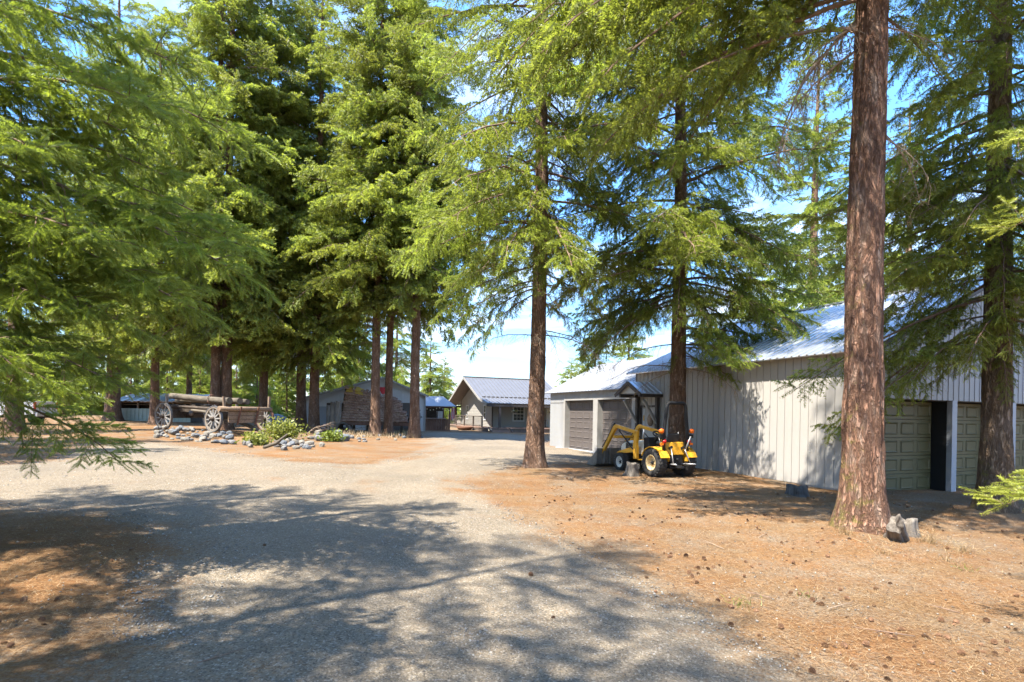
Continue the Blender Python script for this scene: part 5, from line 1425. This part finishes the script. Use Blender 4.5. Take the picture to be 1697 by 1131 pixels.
def stump(label, p, r, h, mat, seed, tilt=(0, 0), rz=0, cut=0.0):
    rng = np.random.default_rng(seed); na, nz = 36, 9; A = np.linspace(0, 2 * pi, na, endpoint=False); V = []
    prof = 1 + 0.55 * (fbm(A / (2 * pi) * 7, A * 0 + seed, seed, 3, 7) - 0.4) * 2
    for j in range(nz):
        t = j / (nz - 1); R = r * prof * (1 + 0.5 * (1 - t) ** 2.5) * (1 + 0.22 * (vnoise(A / (2 * pi) * 14, A * 0 + t * 3, seed + 3, 14) - .5))
        z = -0.06 + (h + 0.06) * t + (cut * R * np.cos(A) + 0.55 * h * (vnoise(A / (2 * pi) * 9, A * 0, seed + 9, 9) - .5)) * t ** 2
        V.append(np.stack([R * np.cos(A), R * np.sin(A), z], 1))
    top = V[-1].copy(); V.append(np.concatenate([top[:, :2] * 0.55, top[:, 2:] - 0.02 * h], 1)); V.append(np.repeat(np.array([[0, 0, top[:, 2].mean() - 0.05 * h]]), na, 0))
    V = np.concatenate(V); n1 = nz + 2; idx = np.arange((n1 - 1) * na); i = idx // na; k = idx % na; k2 = (k + 1) % na
    F = np.stack([i * na + k, i * na + k2, (i + 1) * na + k2, (i + 1) * na + k], 1)
    o = put('stump', raw_mesh('stump', V, F, M[mat], smooth=False), None, tuple(p), rz); o.rotation_euler = (tilt[0], tilt[1], rz); return tag(o, label, 'stump')
stump('weathered grey stump beside the tractor front wheel', gpix(1047, 789), 0.19, 0.32, 'stump', 3, (0.05, 0.1))
stump('small dark stump in front of the long siding wall', gpix(1322, 821), 0.20, 0.24, 'stump_dark', 5)
stump('dark upright stump behind the tilted log chunk', gpix(1511, 889) + Vector((0, .12, 0)), 0.12, 0.20, 'stump', 8)
# tilted sawn chunk at the foot of the massive trunk
p = gpix(1488, 896); ck = stump('tilted sawn log chunk at the foot of the massive trunk', p + Vector((0.0, 0.02, 0.09)), 0.09, 0.26, 'stump', 12, (0.5, -0.75), 0.2, 0.45)

def tuft(label, p, n, h, mat, seed, spread=0.07, group=None):
    rng = np.random.default_rng(seed); L = Leafs()
    for _ in range(n):
        b = np.array([rng.normal(0, spread), rng.normal(0, spread), 0]); d = np.array([rng.normal(0, .5), rng.normal(0, .5), 1.0]); d /= np.linalg.norm(d); l = h * (0.5 + 0.7 * rng.random())
        w = np.cross(d, rng.normal(0, 1, 3)); w = w / np.linalg.norm(w) * 0.004; mdl = b + d * l * .6; tp = mdl + (d + np.array([rng.normal(0, .6), rng.normal(0, .6), -0.4])) * l * .45
        L.tri(np.array([[b - w, b + w, mdl], [mdl - w * .7, mdl + w * .7, tp]]), np.array([0.3, 0.9]) * rng.random(), 0)
    o = put('grass_tuft', L.mesh('grass_tuft', [M[mat]]), None, tuple(p)); return tag(o, label, 'grass', group)
for k, (px, py, n_, h, mt, lab) in enumerate(((1462, 918, 26, .28, 'grass_dry', 'dry grass tuft left of the tilted log chunk'), (1540, 900, 60, .26, 'grass_dry', 'dry grass tuft right of the dark stump'), (1590, 915, 50, .2, 'grass_dry', 'dry grass tuft in shade beyond the log chunk'),
                                  (1565, 930, 14, .3, 'grass_dry', 'thin dry stalks on the needle litter right of the logs'), (1606, 945, 16, .10, 'grass_green', 'tiny green weed at the right in sunlit litter'), (1330, 990, 20, .09, 'grass_green', 'small green weed amid cones on the litter'),
                                  (1230, 1005, 30, .12, 'grass_green', 'green weed by the dark twig at the drive edge'), (1035, 778, 18, .26, 'grass_green', 'green sprig beside the stump at the tractor'), (1400, 885, 60, .22, 'grass_dry', 'dry tuft at the left foot of the massive trunk'), (1285, 830, 24, .12, 'grass_dry', 'dry tuft near the small dark stump'))):
    tuft(lab, gpix(px, py), n_, h, mt, 80 + k)
gl = []
rng = np.random.default_rng(9); L = Leafs()
for _ in range(700):
    px = rng.uniform(560, 700); py = rng.uniform(716, 727); q = gpix(px, py); b = np.array(q); d = np.array([rng.normal(0, .35), rng.normal(0, .35), 1.0]); l = 0.16 + 0.22 * rng.random(); w = np.array([0.012, 0, 0])
    L.tri(np.array([[b - w, b + w, b + d * l]]), np.array([rng.random()]), 0)
tag(put('dry_grass', L.mesh('dry_grass', [M['grass_dry']])), 'strip of dry grass under the bark hut eave', None, kind='stuff')

# blue tarp heap
rng = np.random.default_rng(4); tx, ty = xat(458, 38), 38.0; n_ = 16; V = []; F = []
for i in range(n_):
    for j in range(n_):
        u, v_ = i / (n_ - 1) - .5, j / (n_ - 1) - .5; z = max(0, 1.0 - 3.2 * (u * u + v_ * v_)) ** .8 + 0.10 * (float(vnoise(u * 7, v_ * 7, 3)) - .5)
        V.append((u * 2.2, v_ * 2.2, max(0.0, z)))
for i in range(n_ - 1):
    for j in range(n_ - 1): F.append((i * n_ + j, (i + 1) * n_ + j, (i + 1) * n_ + j + 1, i * n_ + j + 1))
m = MB(); m.add(V, F, 0, False); tag(m.build('tarp_heap', M['tarp'], None, (tx, ty, gz(tx, ty))), 'heap under a blue tarp beside the grey lean-to', 'tarp')
# ------------------------------------------------------------------ compact tractor with front loader
tc = Vector((4.47, 15.40, 0)); tz = gz(tc.x, tc.y) + 0.0
TR = thing('tractor', 'small yellow compact tractor with front loader parked by the fir', 'tractor', (tc.x, tc.y, tz), atan2(0.9226, -0.386))
def tyre_prof(r, ri, w):
    return [(ri, -w * .42), (ri + (r - ri) * .35, -w * .5), (r * .93, -w * .48), (r, -w * .34), (r * 1.005, 0), (r, w * .34), (r * .93, w * .48), (ri + (r - ri) * .35, w * .5), (ri, w * .42)]
def wheel(x, y, r, ri, w, rim_mat, side):
    m = MB(); m.lathe(tyre_prof(r, ri, w), 44, 'Y')
    for k in range(26):                       # turf lugs in two staggered rows
        for s in (-1, 1):
            t = 2 * pi * (k + (0.5 if s > 0 else 0)) / 26; t2 = t + 0.16
            a = Vector((r * cos(t), s * w * .06, r * sin(t))); b = Vector((r * .985 * cos(t2), s * w * .44, r * .985 * sin(t2)))
            m.bar(a, b, 0.045 * r / .39, 0.030, up=a.normalized())
    tw = m.build('wheel', M['tyre'], TR, (x, y, r))
    o = side
    m = MB(); m.lathe([(ri * 1.03, -w * .44), (ri * 1.03, w * .44), (ri * .90, w * .40), (ri * .86, w * .2), (ri * .84, w * .12), (ri * .45, w * .06 + .02), (ri * .42, w * .16), (0.001, w * .16)] if o > 0 else
                      [(ri * 1.03, w * .44), (ri * 1.03, -w * .44), (ri * .90, -w * .40), (ri * .86, -w * .2), (ri * .84, -w * .12), (ri * .45, -w * .06 - .02), (ri * .42, -w * .16), (0.001, -w * .16)], 32, 'Y')
    m.build('rim', M[rim_mat], tw)
    m = MB(); m.lathe([(0.001, o * w * .17), (ri * .22, o * w * .17), (ri * .2, o * w * .30), (0.001, o * w * .32)], 14, 'Y')
    for k in range(5):
        a = 2 * pi * k / 5; m.lathe([(0.001, o * (w * .165)), (.016, o * (w * .165)), (.016, o * (w * .165 + .02)), (.001, o * (w * .165 + .02))], 6, 'Y', (ri * .33 * cos(a), 0, ri * .33 * sin(a)))
    m.build('hub', M['machine'], tw)
wheel(0, 0.50, 0.395, 0.215, 0.30, 'rim_cream', 1); wheel(0, -0.50, 0.395, 0.215, 0.30, 'rim_cream', -1)
wheel(1.66, 0.46, 0.275, 0.165, 0.21, 'rim_white', 1); wheel(1.66, -0.46, 0.275, 0.165, 0.21, 'rim_white', -1)
Y_, K_, C_ = M['yellow'], M['machine'], M['cream']
def tpart(name, mat, build, bevel=0.0):
    m = MB(); build(m); return m.build(name, mat, TR, bevel=bevel)
tpart('transmission', K_, lambda m: (m.box(-0.28, 0.85, -0.19, 0.19, 0.24, 0.62), m.tube([(0, -0.36, 0.395), (0, 0.36, 0.395)], 0.10, 12)), 0.02)
tpart('front_axle', K_, lambda m: (m.bar((1.66, -0.38, 0.30), (1.66, 0.38, 0.30), 0.12, 0.12), m.box(0.85, 2.05, -0.15, 0.15, 0.36, 0.54), m.box(1.95, 2.08, -0.22, 0.22, 0.36, 0.72)), 0.01)
# hood: rounded section pushed along x, sloping to the nose
def hood(m):
    sec = [(-0.27, 0.0), (-0.285, 0.22), (-0.25, 0.37), (-0.16, 0.43), (0.16, 0.43), (0.25, 0.37), (0.285, 0.22), (0.27, 0.0)]
    xs = [(0.82, 1.0, 0.0), (1.2, 0.99, -0.02), (1.7, 0.95, -0.05), (2.0, 0.88, -0.09), (2.08, 0.72, -0.12)]
    v = []
    for x, k, dz_ in xs:
        for (yy, zz) in sec: v.append((x, yy * k, 0.56 + zz * (k if k > .9 else k * .95) + dz_ * (zz / .43)))
    n_ = len(sec); f = []
    for i in range(len(xs) - 1):
        for k in range(n_ - 1): f.append((i * n_ + k, i * n_ + k + 1, (i + 1) * n_ + k + 1, (i + 1) * n_ + k))
    f.append(tuple(range(n_))); f.append(tuple((len(xs) - 1) * n_ + k for k in range(n_ - 1, -1, -1)))
    m.add(v, f, 0, False)
tpart('hood', C_, hood, 0.015)
tpart('hood_top', Y_, lambda m: m.add([(0.86, -0.17, 0.994), (0.86, 0.17, 0.994), (1.98, 0.14, 0.885), (1.98, -0.14, 0.885), (0.86, -0.17, 1.012), (0.86, 0.17, 1.012), (1.98, 0.14, 0.90), (1.98, -0.14, 0.90)],
      [(0, 3, 2, 1), (4, 5, 6, 7), (0, 1, 5, 4), (1, 2, 6, 5), (2, 3, 7, 6), (3, 0, 4, 7)]))
tpart('grille', K_, lambda m: [m.box(1.1 + 0.07 * k, 1.14 + 0.07 * k, s * 0.283 - 0.004, s * 0.283 + 0.004, 0.68, 0.86) for k in range(9) for s in (-1, 1)])
tpart('dashboard', K_, lambda m: (m.add([(0.58, -0.22, 0.50), (0.83, -0.26, 0.50), (0.83, 0.26, 0.50), (0.58, 0.22, 0.50), (0.66, -0.22, 1.08), (0.83, -0.27, 1.06), (0.83, 0.27, 1.06), (0.66, 0.22, 1.08)],
      [(0, 3, 2, 1), (4, 5, 6, 7), (0, 1, 5, 4), (1, 2, 6, 5), (2, 3, 7, 6), (3, 0, 4, 7)])), 0.02)
def steer(m):
    c = Vector((0.44, 0, 1.15)); u = Vector((0.85, 0, 0.52)).normalized(); w_ = Vector((0, 1, 0))
    m.tube([c + (u * cos(a) + w_ * sin(a)) * 0.19 for a in np.linspace(0, 2 * pi, 25)], 0.018, 8, caps=False)
    for a in (0.5, 2.6, 4.7): m.tube([c + (u * cos(a) + w_ * sin(a)) * 0.18, c - Vector((0, 0, .03))], 0.012, 6)
    m.tube([c, (0.68, 0, 0.90)], 0.025, 8)
tpart('steering_wheel', K_, steer)
tpart('platform', Y_, lambda m: (m.box(0.28, 0.80, 0.20, 0.50, 0.40, 0.43), m.box(0.28, 0.80, -0.50, -0.20, 0.40, 0.43)), 0.008)
def fender(s):
    def b(m):
        y0, y1 = (0.33, 0.62) if s > 0 else (-0.62, -0.33); A = np.linspace(radians(22), radians(158), 14); v = []; R = 0.47
        for a in A:
            for r in (R, R + 0.02):
                for yy in (y0, y1): v.append((R * 0 + r * cos(a) * 1.0, yy, 0.395 + r * sin(a) * 0.92))
        f = []
        for i in range(len(A) - 1):
            o = 4 * i; f += [(o, o + 1, o + 5, o + 4), (o + 2, o + 6, o + 7, o + 3), (o, o + 4, o + 6, o + 2), (o + 1, o + 3, o + 7, o + 5)]
        f += [(0, 2, 3, 1), (4 * len(A) - 4, 4 * len(A) - 3, 4 * len(A) - 1, 4 * len(A) - 2)]
        m.add(v, f)
        yi = 0.33 if s > 0 else -0.33                       # inner skirt
        pts = [(0.47 * cos(a), 0.395 + 0.43 * sin(a)) for a in A] + [(-0.40, 0.45), (0.40, 0.45)]
        m.prism(pts, 'Y', yi - 0.012, yi - 0.002)
    return b
tpart('fender', Y_, fender(1)); tpart('fender', Y_, fender(-1))
tpart('rear_panel', Y_, lambda m: m.add([(-0.30, -0.30, 0.62), (-0.05, -0.30, 0.62), (-0.05, 0.30, 0.62), (-0.30, 0.30, 0.62), (-0.24, -0.31, 0.98), (-0.02, -0.31, 0.98), (-0.02, 0.31, 0.98), (-0.24, 0.31, 0.98)],
      [(0, 3, 2, 1), (4, 5, 6, 7), (0, 1, 5, 4), (1, 2, 6, 5), (2, 3, 7, 6), (3, 0, 4, 7)]), 0.02)
tpart('seat', M['vinyl'], lambda m: (m.box(-0.10, 0.32, -0.22, 0.22, 0.88, 0.98), m.add([(-0.16, -0.22, 0.96), (-0.06, -0.22, 0.96), (-0.06, 0.22, 0.96), (-0.16, 0.22, 0.96), (-0.22, -0.19, 1.22), (-0.14, -0.19, 1.22), (-0.14, 0.19, 1.22), (-0.22, 0.19, 1.22)],
      [(0, 3, 2, 1), (4, 5, 6, 7), (0, 1, 5, 4), (1, 2, 6, 5), (2, 3, 7, 6), (3, 0, 4, 7)])), 0.04)
def rops(m):
    P = [(-0.27, 0.40, 0.55), (-0.27, 0.40, 1.30), (-0.28, 0.33, 1.88)]
    arc = [(-0.28, 0.33 - 0.10 * (1 - cos(t)), 1.88 + 0.19 * sin(t)) for t in np.linspace(0.3, pi / 2, 5)]
    right = [(x, -y, z) for x, y, z in reversed(P + arc)]
    m.tube(P + arc + right, 0.048, 10)
tpart('roll_bar', K_, rops)
for s in (-1, 1):
    tpart('light_bracket', K_, lambda m: (m.bar((-0.27, s * 0.42, 1.12), (-0.27, s * 0.52, 1.20), 0.05, 0.03), m.box(-0.34, -0.24, s * 0.52 - 0.05, s * 0.52 + 0.05, 1.10, 1.20)))
    tpart('amber_light', M['amber'], lambda m: m.lathe([(0.001, -0.06), (0.058, -0.05), (0.068, 0.0), (0.06, 0.04), (0.001, 0.05)], 18, 'X', (-0.31, s * 0.52, 1.29)))
    tpart('tail_light', M['red_lens'], lambda m: m.lathe([(0.001, -0.05), (0.05, -0.045), (0.05, 0.02), (0.001, 0.03)], 12, 'X', (-0.31, s * 0.42, 1.0)))
    tpart('rear_reflector', M['amber'], lambda m: m.box(-0.335, -0.30, s * 0.5 - 0.05, s * 0.5 + 0.05, 0.90, 0.96))
    tpart('lower_link', M['steel'], lambda m: m.tube([(-0.15, s * 0.20, 0.36), (-0.72, s * 0.33, 0.40)], 0.022, 6))
    tpart('lift_rod', M['steel'], lambda m: m.tube([(-0.36, s * 0.22, 0.85), (-0.55, s * 0.29, 0.40)], 0.014, 6))
    tpart('lift_arm', K_, lambda m: m.bar((-0.15, s * 0.20, 0.75), (-0.40, s * 0.22, 0.86), 0.05, 0.06))
tpart('top_link', M['steel'], lambda m: m.tube([(-0.30, -0.28, 0.66), (-0.42, -0.40, 1.15)], 0.022, 8))
tpart('hitch_bar', K_, lambda m: (m.box(-0.60, -0.30, -0.05, 0.05, 0.28, 0.34), m.tube([(-0.30, 0, 0.50), (-0.42, 0, 0.50)], 0.04, 10), m.box(-0.34, -0.24, -0.20, 0.20, 0.34, 0.60)))
tpart('control_lever', M['steel'], lambda m: (m.tube([(-0.1, 0.36, 0.86), (-0.02, 0.38, 1.12)], 0.010, 6), m.tube([(0.05, -0.30, 0.86), (-0.02, -0.30, 1.25)], 0.012, 6)))
tpart('exhaust', K_, lambda m: m.tube([(1.3, -0.32, 0.6), (1.3, -0.33, 0.95)], 0.03, 8))
tpart('grab_post', M['steel'], lambda m: m.tube([(0.92, 0.20, 1.0), (0.92, 0.20, 1.30)], 0.022, 8))
# loader
def side_plate(m, poly, y): m.prism(poly, 'Y', y - 0.045, y + 0.045)
for s in (-1, 1):
    y = s * 0.44
    tpart('loader_post', Y_, lambda m: side_plate(m, [(0.86, 0.42), (1.02, 0.42), (1.04, 0.9), (0.98, 1.24), (0.86, 1.24), (0.88, 0.9)], y), 0.006)
    tpart('loader_brace', Y_, lambda m: side_plate(m, [(1.0, 0.62), (1.95, 0.50), (1.95, 0.56), (1.02, 0.80)], s * 0.40), 0.004)
    tpart('boom', Y_, lambda m: side_plate(m, [(0.88, 1.15), (0.90, 1.25), (2.0, 1.42), (2.12, 1.36), (2.84, 0.45), (2.77, 0.41), (2.05, 1.24), (1.95, 1.31)], y), 0.006)
    tpart('lift_cylinder', K_, lambda m: (m.tube([(1.02, y, 0.66), (1.42, y, 0.93)], 0.032, 10), m.tube([(1.42, y, 0.93), (1.86, y, 1.23)], 0.018, 8)))
    tpart('bucket_cylinder', K_, lambda m: (m.tube([(2.10, y, 1.44), (2.45, y, 1.02)], 0.030, 10), m.tube([(2.45, y, 1.02), (2.80, y, 0.66)], 0.017, 8)))
tpart('cross_tube', Y_, lambda m: m.tube([(2.14, -0.44, 1.02), (2.14, 0.44, 1.02)], 0.045, 10))
tpart('hose', K_, lambda m: m.tube([(0.95, 0.30, 1.05), (1.2, 0.32, 1.22), (1.5, 0.36, 1.15), (1.9, 0.40, 1.25)], 0.012, 6))
def bucket(m):
    pr = [(2.72, 0.62), (2.78, 0.10), (2.90, 0.02), (3.42, 0.03), (3.42, 0.05), (2.92, 0.05), (2.81, 0.13), (2.76, 0.60)]
    m.prism(pr, 'Y', -0.66, 0.66)
    for y in (-0.66, 0.64): m.prism([(2.72, 0.62), (2.78, 0.10), (2.90, 0.02), (3.42, 0.03), (3.30, 0.16)], 'Y', y, y + 0.02)
    for y in (-0.46, -0.20, 0.20, 0.42): m.box(2.66, 2.73, y, y + 0.05, 0.12, 0.60)
tpart('bucket', M['bucket'], bucket)

# round wooden plaque in the doorway
p = Vector((8.42, 12.98, 0)) + EY * 8.02 - EX * 0.16
m = MB(); m.lathe([(0.001, -0.03), (0.19, -0.03), (0.20, 0.0), (0.19, 0.02), (0.001, 0.03)], 16, 'X')
pq = m.build('wooden_disc', M['wood_tan'], None, (p.x, p.y, 1.46), TH); pq.scale = (1, 0.8, 1.2)
tag(pq, 'pale rounded wooden piece hanging at the dark entrance door', 'plaque')

# ------------------------------------------------------------------ white pickup at the far left
pk = Vector((xat(76, 31), 31.0, 0)); pz = gz(pk.x, pk.y)
PK = thing('pickup_truck', 'white pickup truck half hidden behind the near boughs at left', 'pickup', (pk.x, pk.y, pz), radians(8))
W_ = M['car_white']
def pp(name, mat, build, bevel=0.0):
    m = MB(); build(m); return m.build(name, mat, PK, bevel=bevel)
# local: tail at x=0, nose at x=-5.3, near side y=-0.95
out = [(0.0, 0.62), (0.0, 1.32), (-1.95, 1.34), (-1.95, 1.36), (-2.15, 1.86), (-3.15, 1.90), (-3.75, 1.38), (-5.1, 1.22), (-5.28, 1.0), (-5.28, 0.60)]
def arch(cx, r=0.47): return [(cx - r * cos(t), 0.40 + r * sin(t)) for t in np.linspace(radians(25), radians(155), 9)]
body = out + [(-4.9, 0.5)] + arch(-4.32) + [(-3.7, 0.45), (-1.75, 0.45)] + arch(-1.05) + [(-0.5, 0.55)]
def bodyf(m):
    m.prism(body, 'Y', -0.93, 0.93)
pp('body', W_, bodyf, 0.03)
pp('bed_liner', K_, lambda m: m.box(-1.85, -0.08, -0.80, 0.80, 1.345, 1.36))
pp('underbody', M['black'], lambda m: m.box(-5.0, -0.1, -0.80, 0.80, 0.38, 0.70))
for s in (-1, 1):
    pp('side_window', M['glass'], lambda m: m.prism([(-2.12, 1.42), (-2.22, 1.80), (-3.10, 1.83), (-3.60, 1.42)], 'Y', s * 0.932, s * 0.938))
    pp('tail_lamp', M['red_lens'], lambda m: m.box(-0.06, 0.012, s * 0.86 - 0.07, s * 0.86 + 0.078, 0.90, 1.28))
    for cx in (-4.32, -1.05):
        m = MB(); m.lathe(tyre_prof(0.40, 0.22, 0.26), 30, 'Y', (cx, s * 0.82, 0.40)); w_ = m.build('wheel', M['tyre'], PK)
        m = MB(); m.lathe([(0.225, s * 0.10), (0.21, s * 0.09), (0.12, s * 0.04), (0.07, s * 0.10), (0.001, s * 0.11)], 20, 'Y', (cx, s * 0.82, 0.40)); m.build('rim', M['steel'], w_)
pp('rear_bumper', M['steel'], lambda m: m.box(0.0, 0.13, -0.88, 0.88, 0.48, 0.68), 0.02)
pp('windscreen', M['glass'], lambda m: m.add([(-3.18, -0.80, 1.86), (-3.18, 0.80, 1.86), (-3.74, 0.84, 1.40), (-3.74, -0.84, 1.40)], [(0, 1, 2, 3)]))

# ------------------------------------------------------------------ litter on the ground
def cone_mesh():
    bm = bmesh.new(); L_ = 0.075
    for j in range(8):
        t = j / 7; r = 0.028 * sin(pi * (0.12 + 0.80 * t)) + 0.004; z = L_ * t
        n_ = 7
        for k in range(n_):
            a = 2 * pi * (k + 0.5 * (j % 2)) / n_; d = Vector((cos(a), sin(a), 0)); s = Vector((-sin(a), cos(a), 0))
            b0 = d * r * 0.35 + Vector((0, 0, z)); tp = d * r * 1.15 + Vector((0, 0, z + 0.010))
            vs = [bm.verts.new(q) for q in (b0 - s * 0.007, b0 + s * 0.007, tp + s * 0.009, tp - s * 0.009)]
            bm.faces.new(vs)
            vt = bm.verts.new(b0 + Vector((0, 0, 0.008)))
            bm.faces.new((vs[2], vs[3], vt))
    me = bpy.data.meshes.new('pine_cone'); bm.to_mesh(me); bm.free(); me.materials.append(M['cone']); return me
CM = cone_mesh(); rr = random.Random(3); n_c = 0; tries = 0; last = None
while n_c < 285 and tries < 20000:
    tries += 1
    if rr.random() < 0.86: px = rr.uniform(820, 1690); py = 790 + 330 * rr.random() ** 1.1
    else: px = rr.uniform(10, 820); py = rr.uniform(755, 1100)
    q = gpix(px, py)
    if last is not None and rr.random() < 0.5: q = Vector((last.x + rr.gauss(0, .22), last.y + rr.gauss(0, .25), 0))
    sdv = float(drive_sd(q.x, q.y))
    if sdv > -0.15 and rr.random() > 0.10: continue
    if q.y > 22: continue
    if 5.3 - 0.6 < q.x < 5.3 + 0.5 and 7.6 < q.y < 8.7: continue
    # keep clear of the garage wall
    rel = Vector((q.x - 8.42, q.y - 12.98, 0))
    if rel.dot(EX) > -0.15 and rel.dot(EY) > -0.2: continue
    o = put('pine_cone', CM); s = rr.uniform(0.5, 1.1) * 0.62
    o.scale = (s, s, s); o.rotation_euler = (pi / 2 + rr.gauss(0, .25), rr.gauss(0, .3), rr.random() * 6.28)
    o.location = (q.x, q.y, float(surf_z(q.x, q.y)) + 0.022 * s + (0.022 if sdv > 0.4 else 0))
    if sdv > -0.15: shade = 'fir cone lying out on the open gravel' + (' at left' if q.x < -1 else ' in mid drive' if q.x < 2 else ' at right')
    else:
        near_ = 'in near foreground litter' if q.y < 5.2 else 'on open litter before the massive trunk' if q.y < 7.2 else 'on litter level with the massive trunk' if q.y < 9.5 else 'on litter before the garage wall' if q.y < 13 else 'on far litter near the tractor'
        side_ = 'far left' if q.x < -2 else 'by the drive edge' if sdv > -0.9 else 'towards the right edge' if q.x / q.y > 0.72 else 'mid right'
        shade = 'small brown fir cone ' + near_ + ', ' + side_
    tag(o, shade, 'cone', 'fallen fir cones'); n_c += 1; last = q

def scatter(n, y0, y1, xr, want, rng):
    """ground points, denser near the camera"""
    out = []
    while sum(len(a) for a in out) < n:
        y = y0 * (y1 / y0) ** rng.random(n); x = (rng.random(n) * 2 - 1) * (y * 1.02 + 0.5); k = rng.random(n) < want(x, y); out.append(np.stack([x[k], y[k]], 1))
    return np.concatenate(out)[:n]
rng = np.random.default_rng(77)
# loose stones on the gravel
P = scatter(26000, 3.6, 20, 1, lambda x, y: np.where(drive_sd(x, y) > -0.1, 1.0, 0.06), rng)
zz = surf_z(P[:, 0], P[:, 1]) + 0.006 + 0.022 * (1 - rut_of(P[:, 0], P[:, 1])[0]) * sstep(0.3, 0.9, drive_sd(P[:, 0], P[:, 1])); n_ = len(P)
s = 0.0035 + 0.009 * rng.random(n_) ** 3 + 0.0010 * P[:, 1] * rng.random(n_)
oct_ = np.array([[1, 0, 0], [0, 1, 0], [-1, 0, 0], [0, -1, 0], [0.15, 0.1, 0.75], [0, 0, -0.6]])
ang = rng.random(n_) * 6.28; ca, sa = np.cos(ang), np.sin(ang); el = 0.65 + 0.6 * rng.random(n_)
V = oct_[None] * (1 + 0.25 * rng.normal(0, 1, (n_, 6, 1)).clip(-1.5, 1.5)) * s[:, None, None]; V[:, :, 1] *= el[:, None]
V = np.stack([V[:, :, 0] * ca[:, None] - V[:, :, 1] * sa[:, None], V[:, :, 0] * sa[:, None] + V[:, :, 1] * ca[:, None], V[:, :, 2]], 2)
V += np.stack([P[:, 0], P[:, 1], zz], 1)[:, None]
ft = np.array([[0, 1, 4], [1, 2, 4], [2, 3, 4], [3, 0, 4], [1, 0, 5], [2, 1, 5], [3, 2, 5], [0, 3, 5]])
Fc = (ft[None] + (np.arange(n_) * 6)[:, None, None]).reshape(-1, 3)
t = NT('loose_stone'); c_ = t.ramp(t.attr('shade'), [(0.0, (0.09, 0.085, 0.078)), (0.5, (0.20, 0.18, 0.152)), (0.85, (0.25, 0.228, 0.19)), (1.0, (0.33, 0.31, 0.275))]); M['stone'] = t.done(t.bsdf(c_, 0.9, 0, 0.2))
tag(put('loose_stones', raw_mesh('loose_stones', V.reshape(-1, 3), Fc, M['stone'], attrs={'shade': np.repeat(rng.random(n_), 6)})), 'loose crushed stones over the gravel drive', None, kind='stuff')
# fallen needles and twigs
P = scatter(90000, 3.4, 17, 1, lambda x, y: np.where(drive_sd(x, y) < 0.0, 1.0, 0.10), rng); n_ = len(P)
zz = surf_z(P[:, 0], P[:, 1]) + 0.006 + 0.010 * rng.random(n_) + 0.022 * (1 - rut_of(P[:, 0], P[:, 1])[0]) * sstep(0.3, 0.9, drive_sd(P[:, 0], P[:, 1])); ang = rng.random(n_) * pi; l = (0.018 + 0.030 * rng.random(n_)) * (1 + P[:, 1] * 0.05); w = 0.0007 + 0.00020 * P[:, 1]
d = np.stack([np.cos(ang), np.sin(ang), rng.normal(0, .18, n_)], 1); sd_ = np.stack([-np.sin(ang), np.cos(ang), 0 * ang], 1); c = np.stack([P[:, 0], P[:, 1], zz], 1)
V = np.stack([c - d * l[:, None] - sd_ * w[:, None], c - d * l[:, None] + sd_ * w[:, None], c + d * l[:, None] + sd_ * w[:, None] * .3], 1)
t = NT('fallen_needle'); c_ = t.ramp(t.attr('shade'), [(0.0, (0.06, 0.031, 0.016)), (0.4, (0.16, 0.088, 0.04)), (0.8, (0.26, 0.165, 0.08)), (1.0, (0.38, 0.28, 0.165))]); M['needle'] = t.done(t.bsdf(c_, 0.8, 0, 0.2))
tag(put('needle_litter', raw_mesh('needle_litter', V.reshape(-1, 3), np.arange(n_ * 3).reshape(-1, 3), M['needle'], attrs={'shade': np.repeat(rng.random(n_), 3)})), 'fallen brown needles strewn over the ground', None, kind='stuff')
tw = [(1255, 990, 'dark forked twig at the edge of the gravel'), (1395, 1010, 'thin pale stick on the litter at lower right'), (1460, 1050, 'broken twig among cones near the lower right corner'), (1265, 890, 'pale bent twig in front of the shaded litter'), (355, 1095, 'short dark twig on the shaded gravel'),
      (1180, 905, 'short stick left of the massive trunk shade'), (1560, 1010, 'fallen twig on sunlit litter at right'), (980, 860, 'thin twig on litter right of the drive edge'), (1090, 870, 'small stick amid cones in mid ground')]
for k, (px, py, lab) in enumerate(tw):
    q = gpix(px, py); a = random.Random(k).random() * 3; m = MB(); l_ = 0.13 + 0.05 * (k % 3); dx, dy = cos(a) * l_, sin(a) * l_
    z0 = float(surf_z(q.x, q.y)) + 0.012
    m.tube([(-dx, -dy, 0), (0, 0, 0.012), (dx * .9, dy, 0.02)], [0.005, 0.0045, 0.002], 5); m.tube([(0, 0, 0.012), (dx * .4 - dy * .5, dy * .4 + dx * .5, 0.03)], [0.003, 0.0015], 4)
    o = m.build('twig', M['deadtwig'] if k % 2 else M['twig'], None, (q.x, q.y, z0)); tag(o, lab, 'twig')
